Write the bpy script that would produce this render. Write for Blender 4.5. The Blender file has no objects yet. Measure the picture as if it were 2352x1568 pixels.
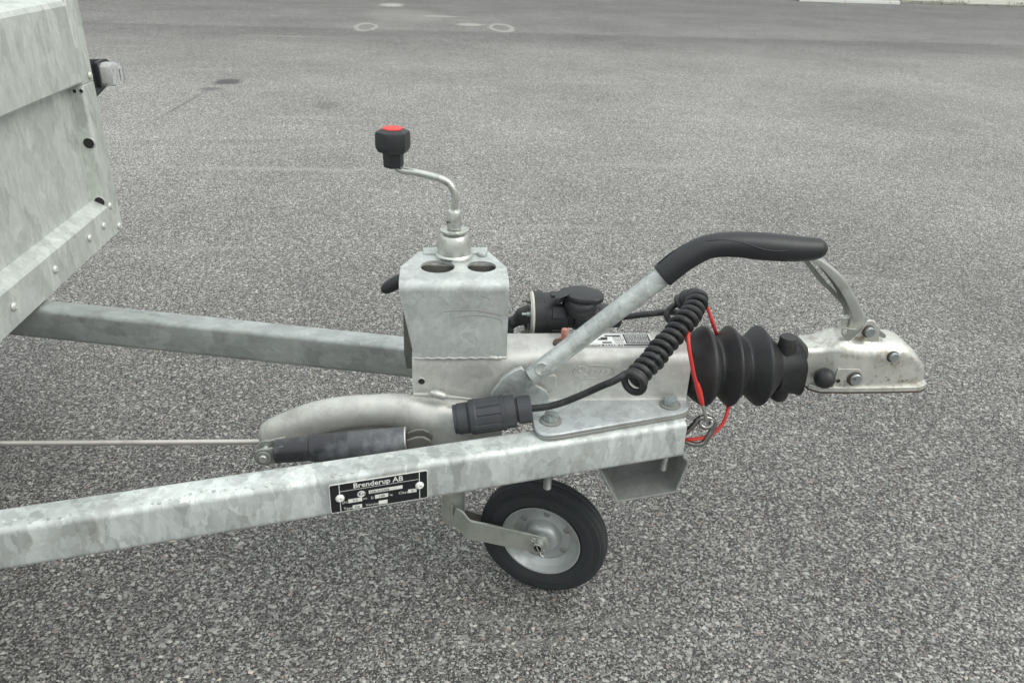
import bpy, bmesh, math, random
from mathutils import Vector, Matrix
from mathutils.geometry import tessellate_polygon

random.seed(4)
sc = bpy.context.scene
col = sc.collection
rad = math.radians
PI = math.pi

# ------------------------------------------------------------------ camera
ZB = 0.3944                      # height of the drawbar tops above the asphalt
CAM = Vector((0.0, -1.0, 0.99373))
PITCH, ROLL, YAW, FPX = rad(27.21644), rad(2.32747), rad(5.66832), 1820.0
IW, IH = 2352.0, 1568.0
_f = Vector((math.sin(YAW) * math.cos(PITCH), math.cos(YAW) * math.cos(PITCH), -math.sin(PITCH)))
_r = Vector((math.cos(YAW), -math.sin(YAW), 0.0))
_u = _r.cross(_f)
RV = _r * math.cos(ROLL) + _u * math.sin(ROLL)
UV = -_r * math.sin(ROLL) + _u * math.cos(ROLL)
cam_data = bpy.data.cameras.new('camera')
cam_data.sensor_width = 36.0
cam_data.lens = FPX / IW * 36.0
cam_data.clip_start = 0.05
cam_data.clip_end = 2000.0
cam = bpy.data.objects.new('camera', cam_data)
col.objects.link(cam)
_m = Matrix((RV, UV, -_f)).transposed().to_4x4()
_m.translation = CAM
cam.matrix_world = _m
sc.camera = cam

# ------------------------------------------------------------------ light
SUN_DIR = Vector((0.60, -0.34, 0.74)).normalized()
world = bpy.data.worlds.new('World')
sc.world = world
world.use_nodes = True
wn = world.node_tree
wn.nodes.clear()
sky = wn.nodes.new('ShaderNodeTexSky')
sky.sky_type = 'NISHITA'
sky.sun_disc = False
sky.sun_elevation = math.asin(SUN_DIR.z)
sky.sun_rotation = math.atan2(SUN_DIR.x, SUN_DIR.y)
sky.air_density = 1.5
sky.dust_density = 4.0
mixw = wn.nodes.new('ShaderNodeMix')
mixw.data_type = 'RGBA'
mixw.inputs[0].default_value = 0.86
mixw.inputs[7].default_value = (7.6, 8.0, 8.1, 1)      # closed cloud cover
bgn = wn.nodes.new('ShaderNodeBackground')
bgn.inputs[1].default_value = 0.10
wout = wn.nodes.new('ShaderNodeOutputWorld')
wtc = wn.nodes.new('ShaderNodeTexCoord')
wsp = wn.nodes.new('ShaderNodeSeparateXYZ')
wn.links.new(wtc.outputs['Generated'], wsp.inputs[0])
wmr = wn.nodes.new('ShaderNodeMapRange')          # overcast sky: the zenith is three times as bright as the horizon
wmr.inputs['From Min'].default_value = 0.0; wmr.inputs['From Max'].default_value = 1.0
wmr.inputs['To Min'].default_value = 4.3; wmr.inputs['To Max'].default_value = 12.6
wn.links.new(wsp.outputs['Z'], wmr.inputs['Value'])
wsc = wn.nodes.new('ShaderNodeVectorMath'); wsc.operation = 'SCALE'
wsc.inputs[0].default_value = (0.97, 1.0, 0.995)
wn.links.new(wmr.outputs[0], wsc.inputs['Scale'])
wn.links.new(wsc.outputs[0], mixw.inputs[7])
wn.links.new(sky.outputs[0], mixw.inputs[6])
wn.links.new(mixw.outputs[2], bgn.inputs[0])
wn.links.new(bgn.outputs[0], wout.inputs[0])
sd = bpy.data.lights.new('sun', 'SUN')
sd.energy = 1.05
sd.angle = rad(36)
sd.color = (1.0, 0.975, 0.93)
sun = bpy.data.objects.new('sun', sd)
sun.rotation_euler = (-SUN_DIR).to_track_quat('-Z', 'Y').to_euler()
sun.location = (2, -2, 6)
col.objects.link(sun)
sc.view_settings.view_transform = 'Standard'
sc.view_settings.look = 'None'
sc.view_settings.exposure = 0.42
sc.view_settings.gamma = 1.0
sc.view_settings.use_curve_mapping = False

# ------------------------------------------------------------------ measuring helpers
def ray(u, v):
    return _f + RV * ((u - IW / 2) / FPX) - UV * ((v - IH / 2) / FPX)

def PY(u, v, Y):                 # point of the vertical plane y = Y
    d = ray(u, v)
    return CAM + d * ((Y - CAM.y) / d.y)

def PZ(u, v, Z):                 # point at height Z above the drawbar tops
    d = ray(u, v)
    return CAM + d * ((Z + ZB - CAM.z) / d.z)

def PX(u, v, X):
    d = ray(u, v)
    return CAM + d * ((X - CAM.x) / d.x)

def mpp(p):                      # metres per picture unit at a point
    return (p - CAM).dot(_f) / FPX

# ------------------------------------------------------------------ mesh helpers
class MB:
    def __init__(s):
        s.bm = bmesh.new()

    def faces(s, vs, fs):
        bv = [s.bm.verts.new(v) for v in vs]
        for f in fs:
            try:
                s.bm.faces.new([bv[i] for i in f])
            except ValueError:
                pass
        return s

    def loft(s, rings, cap=True, closed=False):
        n = len(rings[0])
        vs = [p for r in rings for p in r]
        fs = []
        m = len(rings)
        for i in range(m if closed else m - 1):
            a, b = i * n, ((i + 1) % m) * n
            for j in range(n):
                k = (j + 1) % n
                fs.append((a + j, a + k, b + k, b + j))
        if cap and not closed:
            fs.append(tuple(range(n))[::-1])
            fs.append(tuple((m - 1) * n + j for j in range(n)))
        return s.faces(vs, fs)

    def tube(s, pts, r, seg=16, cap=True, sub=0, flat=1.0, fdir=None):
        pts = [Vector(p) for p in pts]
        rr = list(r) if hasattr(r, '__len__') else [r] * len(pts)
        if sub:
            pts, rr = smooth_path(pts, rr, sub)
        rings = []
        t0 = (pts[1] - pts[0]).normalized()
        ref = Vector(fdir) if fdir else (Vector((0, 0, 1)) if abs(t0.z) < .9 else Vector((1, 0, 0)))
        nrm = (ref - t0 * ref.dot(t0)).normalized()
        for i, p in enumerate(pts):
            t = (pts[min(i + 1, len(pts) - 1)] - pts[max(i - 1, 0)]).normalized()
            nrm = (nrm - t * nrm.dot(t)).normalized()
            bn = t.cross(nrm)
            rings.append([p + (nrm * math.cos(a) + bn * flat * math.sin(a)) * rr[i]
                          for a in (2 * PI * k / seg for k in range(seg))])
        return s.loft(rings, cap)

    def lathe(s, a, d, prof, seg=32, cap=True, rib=None, up=None):
        """prof: (distance along d, radius)"""
        a = Vector(a); d = Vector(d).normalized()
        ref = Vector(up) if up else (Vector((0, 0, 1)) if abs(d.z) < .9 else Vector((1, 0, 0)))
        n = (ref - d * ref.dot(d)).normalized()
        b = d.cross(n)
        rings = []
        for t, r in prof:
            ring = []
            for k in range(seg):
                q = 2 * PI * k / seg
                w = rib(t, k, q) if rib else 1.0
                ring.append(a + d * t + (n * math.cos(q) + b * math.sin(q)) * max(r, 1e-5) * w)
            rings.append(ring)
        return s.loft(rings, cap)

    def box(s, c, sx, sy, sz, ax=None):
        c = Vector(c)
        X, Y, Z = ax if ax else (Vector((1, 0, 0)), Vector((0, 1, 0)), Vector((0, 0, 1)))
        vs = [c + X * i * sx / 2 + Y * j * sy / 2 + Z * k * sz / 2 for i in (-1, 1) for j in (-1, 1) for k in (-1, 1)]
        return s.faces(vs, [(0, 1, 3, 2), (4, 6, 7, 5), (0, 4, 5, 1), (2, 3, 7, 6), (0, 2, 6, 4), (1, 5, 7, 3)])

    def slab(s, outer, depth, holes=()):
        """outer, holes: 3-D loops in one plane; depth: extrusion vector"""
        loops = [[Vector(p) for p in outer]] + [[Vector(p) for p in h] for h in holes]
        flat = [p for l in loops for p in l]
        depth = Vector(depth)
        tris = tessellate_polygon(loops)
        n = len(flat)
        vs = flat + [p + depth for p in flat]
        fs = [tuple(t) for t in tris] + [tuple(i + n for i in t)[::-1] for t in tris]
        o = 0
        for l in loops:
            m = len(l)
            for j in range(m):
                k = (j + 1) % m
                fs.append((o + j, o + k, o + k + n, o + j + n))
            o += m
        s.faces(vs, fs)
        return s

    def sphere(s, c, r, seg=20, rings=12, sz=1.0, axis=(0, 0, 1)):
        prof = [(-math.cos(PI * i / rings) * r * sz, math.sin(PI * i / rings) * r) for i in range(rings + 1)]
        return s.lathe(c, axis, prof, seg)


def smooth_path(pts, rr, sub):
    out, ro = [], []
    n = len(pts)
    for i in range(n - 1):
        p0, p1, p2, p3 = pts[max(i - 1, 0)], pts[i], pts[i + 1], pts[min(i + 2, n - 1)]
        for k in range(sub):
            t = k / sub
            out.append(.5 * ((2 * p1) + (p2 - p0) * t + (2 * p0 - 5 * p1 + 4 * p2 - p3) * t * t + (3 * p1 - p0 - 3 * p2 + p3) * t ** 3))
            ro.append(rr[i] + (rr[i + 1] - rr[i]) * (t * t * (3 - 2 * t)))
    out.append(pts[-1]); ro.append(rr[-1])
    return out, ro


WLOC = {}

def obj(name, mb, mat, parent=None, sharp=38, bevel=0, bseg=2, smooth=True):
    bm = mb.bm
    bmesh.ops.remove_doubles(bm, verts=bm.verts, dist=1e-6)
    bmesh.ops.dissolve_degenerate(bm, dist=1e-7, edges=bm.edges)
    bmesh.ops.recalc_face_normals(bm, faces=bm.faces)
    c = Vector((0, 0, 0))
    lo = Vector([min(v.co[i] for v in bm.verts) for i in range(3)])
    hi = Vector([max(v.co[i] for v in bm.verts) for i in range(3)])
    c = (lo + hi) / 2
    for v in bm.verts:
        v.co -= c
    me = bpy.data.meshes.new(name)
    bm.to_mesh(me); bm.free()
    if smooth:
        me.polygons.foreach_set('use_smooth', [True] * len(me.polygons))
        me.set_sharp_from_angle(angle=rad(sharp))
    me.materials.append(mat)
    o = bpy.data.objects.new(name, me)
    col.objects.link(o)
    WLOC[o.name] = c
    if parent:
        o.parent = parent
        o.location = c - WLOC[parent.name]
    else:
        o.location = c
    if bevel:
        m = o.modifiers.new('bevel', 'BEVEL')
        m.width = bevel; m.segments = bseg; m.limit_method = 'ANGLE'; m.angle_limit = rad(40)
        m.harden_normals = False
    return o

def copy_obj(o, shift, parent):
    n = o.copy()
    col.objects.link(n)
    WLOC[n.name] = WLOC[o.name] + Vector(shift)
    n.parent = parent
    n.location = WLOC[n.name] - (WLOC[parent.name] if parent else Vector())
    return n

def tag(o, label=None, cat=None, kind=None, group=None):
    if label: o['label'] = label
    if cat: o['category'] = cat
    if kind: o['kind'] = kind
    if group: o['group'] = group
    return o

def empty(name, loc, label, cat):
    o = bpy.data.objects.new(name, None)
    o.empty_display_size = .1
    col.objects.link(o)
    o.location = loc
    WLOC[o.name] = Vector(loc)
    return tag(o, label, cat)

def rrect(w, h, r, n=4):
    """rounded rectangle loop, centred, in 2-D"""
    out = []
    for cx, cy, a0 in ((w / 2 - r, h / 2 - r, 0), (-w / 2 + r, h / 2 - r, 90), (-w / 2 + r, -h / 2 + r, 180), (w / 2 - r, -h / 2 + r, 270)):
        for k in range(n + 1):
            a = rad(a0 + 90 * k / n)
            out.append((cx + r * math.cos(a), cy + r * math.sin(a)))
    return out

# ------------------------------------------------------------------ materials
def new_mat(name):
    m = bpy.data.materials.new(name)
    m.use_nodes = True
    nt = m.node_tree
    b = nt.nodes['Principled BSDF']
    return m, nt, b

def node(nt, t, **kw):
    n = nt.nodes.new(t)
    for k, v in kw.items():
        setattr(n, k, v)
    return n

def math_n(nt, op, a, b=None, c=None, clamp=False):
    n = node(nt, 'ShaderNodeMath', operation=op, use_clamp=clamp)
    for i, x in enumerate((a, b, c)):
        if x is None: continue
        if isinstance(x, (int, float)): n.inputs[i].default_value = x
        else: nt.links.new(x, n.inputs[i])
    return n.outputs[0]

def mix_col(nt, fac, a, b, mode='MIX'):
    n = node(nt, 'ShaderNodeMix', data_type='RGBA', blend_type=mode)
    for i, x in ((0, fac), (6, a), (7, b)):
        if isinstance(x, (int, float)): n.inputs[i].default_value = x
        elif isinstance(x, tuple): n.inputs[i].default_value = (*x, 1)
        else: nt.links.new(x, n.inputs[i])
    return n.outputs[2]

def ramp(nt, x, stops, interp='LINEAR'):
    n = node(nt, 'ShaderNodeValToRGB')
    n.color_ramp.interpolation = interp
    e = n.color_ramp.elements
    while len(e) < len(stops): e.new(.5)
    for i, (p, c) in enumerate(stops):
        e[i].position = p
        e[i].color = (c, c, c, 1) if isinstance(c, (int, float)) else (*c, 1)
    nt.links.new(x, n.inputs[0])
    return n.outputs[0]

def noise(nt, vec, scale, detail=4, rough=.55, dist=0):
    n = node(nt, 'ShaderNodeTexNoise')
    n.inputs['Scale'].default_value = scale
    n.inputs['Detail'].default_value = detail
    n.inputs['Roughness'].default_value = rough
    n.inputs['Distortion'].default_value = dist
    if vec: nt.links.new(vec, n.inputs['Vector'])
    return n

def vadd(nt, a, b, op='ADD', s=None):
    n = node(nt, 'ShaderNodeVectorMath', operation=op)
    for i, x in enumerate((a, b)):
        if x is None: continue
        if isinstance(x, tuple): n.inputs[i].default_value = x
        else: nt.links.new(x, n.inputs[i])
    if s is not None: n.inputs['Scale'].default_value = s
    return n.outputs[0]

def metal(name, colr=(.60, .635, .62), rough=.46, metallic=.55, spangle=45., vary=.16, stretch=(1, 1, 1), rot=(0, 0, 0),
          dirt=.12, dirt_col=(.27, .25, .22), bump=.15, fine=1.0, dirt_scale=22.):
    m, nt, b = new_mat(name)
    L = nt.links
    tc = node(nt, 'ShaderNodeTexCoord')
    mp = node(nt, 'ShaderNodeMapping')
    mp.inputs['Scale'].default_value = stretch
    mp.inputs['Rotation'].default_value = rot
    L.new(tc.outputs['Object'], mp.inputs[0])
    v = mp.outputs[0]
    wn1 = noise(nt, v, spangle * .9, 4, .7)
    off = vadd(nt, vadd(nt, wn1.outputs['Color'], (.5, .5, .5), 'SUBTRACT'), None, 'SCALE', 1.0 / spangle)
    vw = vadd(nt, v, off)
    vo = node(nt, 'ShaderNodeTexVoronoi')
    vo.inputs['Scale'].default_value = spangle
    L.new(vw, vo.inputs['Vector'])
    vo2 = node(nt, 'ShaderNodeTexVoronoi')
    vo2.inputs['Scale'].default_value = spangle * .37
    L.new(vw, vo2.inputs['Vector'])
    s1 = node(nt, 'ShaderNodeSeparateColor'); L.new(vo.outputs['Color'], s1.inputs[0])
    s2 = node(nt, 'ShaderNodeSeparateColor'); L.new(vo2.outputs['Color'], s2.inputs[0])
    cloud = noise(nt, v, 9, 5, .6)
    grain = noise(nt, tc.outputs['Object'], 420, 3, .6)
    val = math_n(nt, 'MULTIPLY_ADD', s1.outputs[0], .55, math_n(nt, 'MULTIPLY', s2.outputs[1], .40))
    val = math_n(nt, 'MULTIPLY_ADD', cloud.outputs[0], .5, val)
    vo3 = node(nt, 'ShaderNodeTexVoronoi'); vo3.inputs['Scale'].default_value = spangle * 3.1
    L.new(vw, vo3.inputs['Vector'])
    s3 = node(nt, 'ShaderNodeSeparateColor'); L.new(vo3.outputs['Color'], s3.inputs[0])
    val = math_n(nt, 'MULTIPLY_ADD', math_n(nt, 'SUBTRACT', s3.outputs[0], .5), .42, val)
    mps = node(nt, 'ShaderNodeMapping'); mps.inputs['Scale'].default_value = (3, 3, 40); mps.inputs['Rotation'].default_value = (.3, .5, .2)
    L.new(tc.outputs['Object'], mps.inputs[0])
    scr = noise(nt, mps.outputs[0], 14, 4, .7)
    val = math_n(nt, 'MULTIPLY_ADD', ramp(nt, scr.outputs[0], [(.64, 0.), (.70, 1.)]), .22, val)
    fac = math_n(nt, 'MULTIPLY_ADD', val, 2 * vary / .9, 1 - vary * 1.5)
    fac = math_n(nt, 'MULTIPLY', fac, math_n(nt, 'MULTIPLY_ADD', grain.outputs[0], .16 * fine, 1 - .08 * fine))
    cc = vadd(nt, tuple(colr), None, 'SCALE')
    sn = cc.node; L.new(fac, sn.inputs['Scale'])
    dn = noise(nt, tc.outputs['Object'], dirt_scale, 7, .68)
    dm = ramp(nt, dn.outputs[0], [(.52, 0.0), (.72, 1.0)])
    dmf = math_n(nt, 'MULTIPLY', dm, dirt * 3, clamp=True)
    speck = noise(nt, tc.outputs['Object'], 260, 2, .5)
    sm = ramp(nt, speck.outputs[0], [(.70, 0.0), (.76, 1.0)])
    dmf = math_n(nt, 'ADD', dmf, math_n(nt, 'MULTIPLY', sm, min(.6, dirt * 2.5)), clamp=True)
    c2 = mix_col(nt, dmf, cc, tuple(dirt_col))
    L.new(c2, b.inputs['Base Color'])
    b.inputs['Metallic'].default_value = metallic
    rg = math_n(nt, 'MULTIPLY_ADD', s1.outputs[1], .14, rough - .07)
    rg = math_n(nt, 'MULTIPLY_ADD', dmf, .25, rg, clamp=True)
    L.new(rg, b.inputs['Roughness'])
    bp = node(nt, 'ShaderNodeBump')
    bp.inputs['Strength'].default_value = bump
    bp.inputs['Distance'].default_value = .0015
    hgt = math_n(nt, 'MULTIPLY_ADD', grain.outputs[0], .35, math_n(nt, 'MULTIPLY_ADD', s1.outputs[2], .5, cloud.outputs[0]))
    L.new(hgt, bp.inputs['Height'])
    L.new(bp.outputs[0], b.inputs['Normal'])
    return m

def rubber(name, colr=(.022, .024, .027), rough=.5, dust=.25, dust_col=(.16, .155, .145), spec=.5, dscale=30., bump=.12):
    m, nt, b = new_mat(name)
    L = nt.links
    tc = node(nt, 'ShaderNodeTexCoord')
    n1 = noise(nt, tc.outputs['Object'], dscale, 8, .7)
    n2 = noise(nt, tc.outputs['Object'], 700, 2, .5)
    d = ramp(nt, n1.outputs[0], [(.46, 0.0), (.72, 1.0)])
    f = math_n(nt, 'MULTIPLY', d, dust, clamp=True)
    sc_ = noise(nt, tc.outputs['Object'], 160, 3, .6)
    spk = ramp(nt, sc_.outputs[0], [(.69, 0.0), (.74, 1.0)])
    f = math_n(nt, 'MULTIPLY_ADD', spk, dust * .9, f, clamp=True)
    L.new(mix_col(nt, f, tuple(colr), tuple(dust_col)), b.inputs['Base Color'])
    L.new(math_n(nt, 'MULTIPLY_ADD', f, .5, math_n(nt, 'MULTIPLY_ADD', n1.outputs[0], .16, rough - .08), clamp=True), b.inputs['Roughness'])
    b.inputs['Specular IOR Level'].default_value = spec
    bp = node(nt, 'ShaderNodeBump'); bp.inputs['Strength'].default_value = bump; bp.inputs['Distance'].default_value = .0008
    L.new(n2.outputs[0], bp.inputs['Height']); L.new(bp.outputs[0], b.inputs['Normal'])
    return m

def plain(name, colr, rough=.5, metallic=0., spec=.5):
    m, nt, b = new_mat(name)
    tc = node(nt, 'ShaderNodeTexCoord')
    n1 = noise(nt, tc.outputs['Object'], 90, 5, .6)
    f = math_n(nt, 'MULTIPLY_ADD', n1.outputs[0], .5, .75)
    cc = vadd(nt, tuple(colr), None, 'SCALE'); nt.links.new(f, cc.node.inputs['Scale'])
    nt.links.new(cc, b.inputs['Base Color'])
    b.inputs['Roughness'].default_value = rough
    b.inputs['Metallic'].default_value = metallic
    b.inputs['Specular IOR Level'].default_value = spec
    return m

GB = (.545, .585, .568)
M = dict(
    bar=metal('galvanised_bar', GB, .56, .34, 42., .30, (1, 1, .45), (0, rad(38), 0), .12, bump=.2),
    bar_shaded=metal('galvanised_bar_shaded', (.40, .43, .42), .52, .5, 40., .20, (.6, 1, 1), (0, rad(-25), 0), .08, bump=.2),  # far bar's shade is put into this darker base colour
    panel=metal('galvanised_panel', (.575, .61, .575), .52, .4, 40., .17, (1, 1, .45), (0, 0, 0), .08, bump=.12),
    bracket=metal('galvanised_plate', (.53, .565, .55), .46, .5, 60., .16, (1, 1, 1), (0, 0, 0), .10, bump=.12),
    housing=metal('galvanised_housing', (.58, .585, .555), .5, .5, 36., .12, (1, 1, 1), (0, 0, 0), .12, (.34, .31, .27), bump=.2),
    flange=metal('galvanised_flange', (.55, .59, .595), .48, .5, 70., .16, (1, 1, 1), (0, 0, 0), .08, (.3, .29, .27), bump=.25),
    lever=metal('galvanised_tube', (.52, .56, .545), .48, .5, 52., .22, (1, 1, 1), (0, 0, 0), .03, bump=.12),
    cast=metal('galvanised_casting', (.55, .56, .53), .52, .5, 40., .08, (1, 1, 1), (0, 0, 0), .14, (.25, .235, .21), bump=.25),
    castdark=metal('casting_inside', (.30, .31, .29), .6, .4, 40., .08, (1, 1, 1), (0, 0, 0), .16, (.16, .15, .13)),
    hook=metal('polished_steel', (.34, .34, .33), .2, .95, 90., .05, (1, 1, 1), (0, 0, 0), .08, (.1, .09, .08)),
    foot=metal('galvanised_foot', (.33, .345, .33), .55, .45, 45., .12, (1, 1, 1), (0, 0, 0), .12, (.2, .19, .17)),
    coupler=metal('zinc_coupler', (.66, .67, .62), .36, .6, 55., .10, (1, 1, 1), (0, 0, 0), .34, (.27, .235, .18), bump=.4, dirt_scale=34.),
    latch=metal('zinc_latch', (.41, .425, .40), .42, .6, 50., .06, (1, 1, 1), (0, 0, 0), .22, (.2, .18, .15), bump=.2, dirt_scale=45.),
    zinc=metal('zinc_shiny', (.62, .64, .60), .3, .8, 80., .06, (1, 1, 1), (0, 0, 0), .22, (.16, .14, .11), bump=.15, dirt_scale=50.),
    bolt=metal('zinc_bolt', (.42, .47, .47), .32, .75, 160., .10, (1, 1, 1), (0, 0, 0), .15, (.25, .24, .22), bump=.3),
    rod=metal('steel_rod', (.58, .56, .52), .38, .7, 60., .06, (.3, 1, 1), (0, 0, 0), .18, (.22, .2, .17)),
    fork=metal('zinc_fork', (.50, .53, .48), .42, .6, 50., .07, (1, 1, 1), (0, 0, 0), .12, (.2, .21, .17)),
    rim=metal('silver_rim', (.52, .555, .55), .4, .5, 20., .04, (1, 1, 1), (0, 0, 0), .16, (.22, .2, .17)),
    dark=metal('dark_steel', (.20, .20, .185), .55, .5, 50., .10, (1, 1, 1), (0, 0, 0), .2, (.09, .075, .06)),  # dark base also carries the shade inside the jockey bracket
    rubber=rubber('black_rubber', (.021, .022, .024), .46, .22, (.085, .072, .06)),
    grip=rubber('black_grip', (.020, .022, .025), .42, .07, (.08, .08, .08), bump=.3),
    plastic=rubber('black_plastic', (.022, .024, .027), .42, .05),
    plug=rubber('dusty_plastic', (.042, .045, .051), .5, .16, (.13, .13, .135)),
    cable=rubber('black_cable', (.019, .021, .023), .44, .30, (.17, .165, .15), dscale=60.),
    tyre=rubber('tyre_rubber', (.040, .044, .047), .75, .3, (.085, .085, .08), spec=.3, dscale=45.),
    damper=rubber('damper_paint', (.026, .028, .032), .38, .85, (.19, .20, .215), dscale=13.),
    sleeve=rubber('dusty_sleeve', (.075, .080, .088), .34, .8, (.26, .27, .28), dscale=26.),
    red=rubber('red_plastic', (.72, .045, .035), .45, .02),
    redcable=rubber('red_cable', (.66, .045, .038), .35, .25, (.42, .16, .13), dscale=120.),
    white=plain('white_paint', (.80, .81, .78), .45),
    black=plain('black_print', (.012, .013, .017), .35),
    print=plain('white_print', (.78, .80, .76), .45),
    rivet=metal('rivet_alloy', (.66, .68, .64), .5, .3, 200., .05, dirt=.15),
    cream=plain('cream_gasket', (.62, .60, .50), .6),
    copper=plain('copper_paint', (.55, .25, .19), .45, .1),
    rust_shade=plain('rust_and_gap_shade', (.10, .075, .055), .7, .3),  # rust colour, also painted as gap shade on the coupling
    scuff=plain('scuff_mark', (.34, .34, .335), .6, .2),
    chip=plain('chipped_zinc', (.26, .23, .18), .7),
    hole=plain('hole_shade', (.02, .02, .018), .8),  # near-black paint for the shade inside holes
)

def asphalt_mat():
    m, nt, b = new_mat('asphalt')
    L = nt.links
    tc = node(nt, 'ShaderNodeTexCoord')
    P0 = tc.outputs['Object']
    w = noise(nt, P0, 190, 2, .5)
    vw = vadd(nt, P0, vadd(nt, vadd(nt, w.outputs['Color'], (.5, .5, .5), 'SUBTRACT'), None, 'SCALE', .0058))
    sep = node(nt, 'ShaderNodeSeparateXYZ'); L.new(P0, sep.inputs[0])
    X, Y = sep.outputs[0], sep.outputs[1]

    def stones(scale, cover, edge, rot, st=(1, 1, 1)):
        mp = node(nt, 'ShaderNodeMapping'); mp.inputs['Rotation'].default_value = (0, 0, rot); mp.inputs['Scale'].default_value = st
        L.new(vw, mp.inputs[0])
        a = node(nt, 'ShaderNodeTexVoronoi', feature='F1', voronoi_dimensions='2D'); a.inputs['Scale'].default_value = scale
        e = node(nt, 'ShaderNodeTexVoronoi', feature='DISTANCE_TO_EDGE', voronoi_dimensions='2D'); e.inputs['Scale'].default_value = scale
        L.new(mp.outputs[0], a.inputs['Vector']); L.new(mp.outputs[0], e.inputs['Vector'])
        s = node(nt, 'ShaderNodeSeparateColor'); L.new(a.outputs['Color'], s.inputs[0])
        em = math_n(nt, 'SMOOTH_MIN', math_n(nt, 'DIVIDE', e.outputs['Distance'], edge), 1.0, .2, clamp=True)
        pick = math_n(nt, 'LESS_THAN', s.outputs[0], cover)
        return math_n(nt, 'MULTIPLY', em, pick), s.outputs[1], s.outputs[2], a.outputs['Distance']

    m1, v1, h1, d1 = stones(150, .15, .10, .4, (1, 1.2, 1))
    m2, v2, h2, d2 = stones(290, .42, .16, 1.1, (1, 1.15, 1))
    m3, v3, h3, d3 = stones(540, .44, .22, 2.0)
    stone_a = (.50, .495, .455)
    def scol(v, h):
        g = ramp(nt, v, [(0., (.17, .17, .17)), (.25, (.285, .284, .275)), (.6, (.475, .474, .45)), (1., (.76, .757, .71))])
        return mix_col(nt, math_n(nt, 'GREATER_THAN', h, .975), g, (.50, .40, .34))
    tar = noise(nt, P0, 900, 2, .5)
    base = mix_col(nt, tar.outputs[0], (.030, .0298, .030), (.108, .107, .102))
    c = mix_col(nt, math_n(nt, 'MULTIPLY', m3, .85), base, scol(v3, h3))
    c = mix_col(nt, math_n(nt, 'GREATER_THAN', m2, .35), c, scol(v2, h2))
    c = mix_col(nt, math_n(nt, 'GREATER_THAN', m1, .35), c, scol(v1, h1))
    # tone variations of the laid surface
    big = noise(nt, P0, .8, 6, .6)
    mid = noise(nt, P0, 6., 5, .6)
    tone = math_n(nt, 'MULTIPLY_ADD', big.outputs[0], .9, .53)
    tone = math_n(nt, 'MULTIPLY', tone, math_n(nt, 'MULTIPLY_ADD', mid.outputs[0], .30, .86))
    # tone by distance: near ground darker, middle lighter, far laid strips darker (long edges run along x)
    mpx = node(nt, 'ShaderNodeMapping'); mpx.inputs['Scale'].default_value = (.12, 1, 1); L.new(P0, mpx.inputs[0])
    wob = noise(nt, mpx.outputs[0], 1.1, 5, .6)
    yy = math_n(nt, 'MULTIPLY_ADD', X, -.045, Y)
    yw = math_n(nt, 'MULTIPLY_ADD', wob.outputs[0], .35, yy)
    strip = ramp(nt, math_n(nt, 'DIVIDE', yw, 20.0), [(0., .76), (.055, .84), (.11, 1.06), (.18, 1.14), (.30, 1.02), (.355, .92), (.392, .70), (.426, .60), (.437, .78), (.60, .60), (.9, .54)])
    tone = math_n(nt, 'MULTIPLY', tone, strip)
    c = vadd(nt, c, None, 'SCALE'); L.new(tone, c.node.inputs['Scale'])
    # dusty wear lines and dried drops
    mp2 = node(nt, 'ShaderNodeMapping'); mp2.inputs['Scale'].default_value = (.35, 3.2, 1); L.new(P0, mp2.inputs[0])
    st = noise(nt, mp2.outputs[0], 1.3, 7, .65)
    stm = ramp(nt, st.outputs[0], [(.60, 0.), (.74, 1.)])
    c = mix_col(nt, math_n(nt, 'MULTIPLY', stm, .45), c, (.44, .44, .40))
    def blob(cx, cy, rx, ry, colr, amt, rot=0., ring=False, lo=.7, hi=1.15):
        mpb = node(nt, 'ShaderNodeMapping', vector_type='TEXTURE')
        mpb.inputs['Location'].default_value = (cx, cy, 0)
        mpb.inputs['Rotation'].default_value = (0, 0, rot)
        mpb.inputs['Scale'].default_value = (rx, ry, 1)
        L.new(P0, mpb.inputs[0])
        s = node(nt, 'ShaderNodeSeparateXYZ'); L.new(mpb.outputs[0], s.inputs[0])
        r2 = math_n(nt, 'SQRT', math_n(nt, 'ADD', math_n(nt, 'MULTIPLY', s.outputs[0], s.outputs[0]), math_n(nt, 'MULTIPLY', s.outputs[1], s.outputs[1])))
        nn = noise(nt, P0, 7, 6, .75)
        r2 = math_n(nt, 'MULTIPLY_ADD', math_n(nt, 'SUBTRACT', nn.outputs[0], .5), 1.25, r2)
        if ring:
            q = math_n(nt, 'ABSOLUTE', math_n(nt, 'SUBTRACT', r2, .85))
            f = ramp(nt, q, [(.10, 1.), (.28, 0.)])
        else:
            f = ramp(nt, math_n(nt, 'DIVIDE', r2, 2), [(lo / 2, 1.), (hi / 2, 0.)])
        g = noise(nt, P0, 60, 4, .7)
        f = math_n(nt, 'MULTIPLY', f, math_n(nt, 'MULTIPLY_ADD', g.outputs[0], amt * 1.2, amt * .4), clamp=True)
        return mix_col(nt, f, c, tuple(colr))
    for a in STAINS:
        c = blob(*a)
    L.new(c, b.inputs['Base Color'])
    b.inputs['Roughness'].default_value = .78
    b.inputs['Specular IOR Level'].default_value = .35
    hgt = math_n(nt, 'MULTIPLY_ADD', m1, math_n(nt, 'MULTIPLY_ADD', h1, .8, .8), math_n(nt, 'MULTIPLY', m2, math_n(nt, 'MULTIPLY_ADD', h2, .6, .5)))
    hgt = math_n(nt, 'MULTIPLY_ADD', m3, .3, hgt)
    hgt = math_n(nt, 'MULTIPLY_ADD', tar.outputs[0], .25, hgt)
    bp = node(nt, 'ShaderNodeBump'); bp.inputs['Strength'].default_value = .8; bp.inputs['Distance'].default_value = .0022
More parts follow.
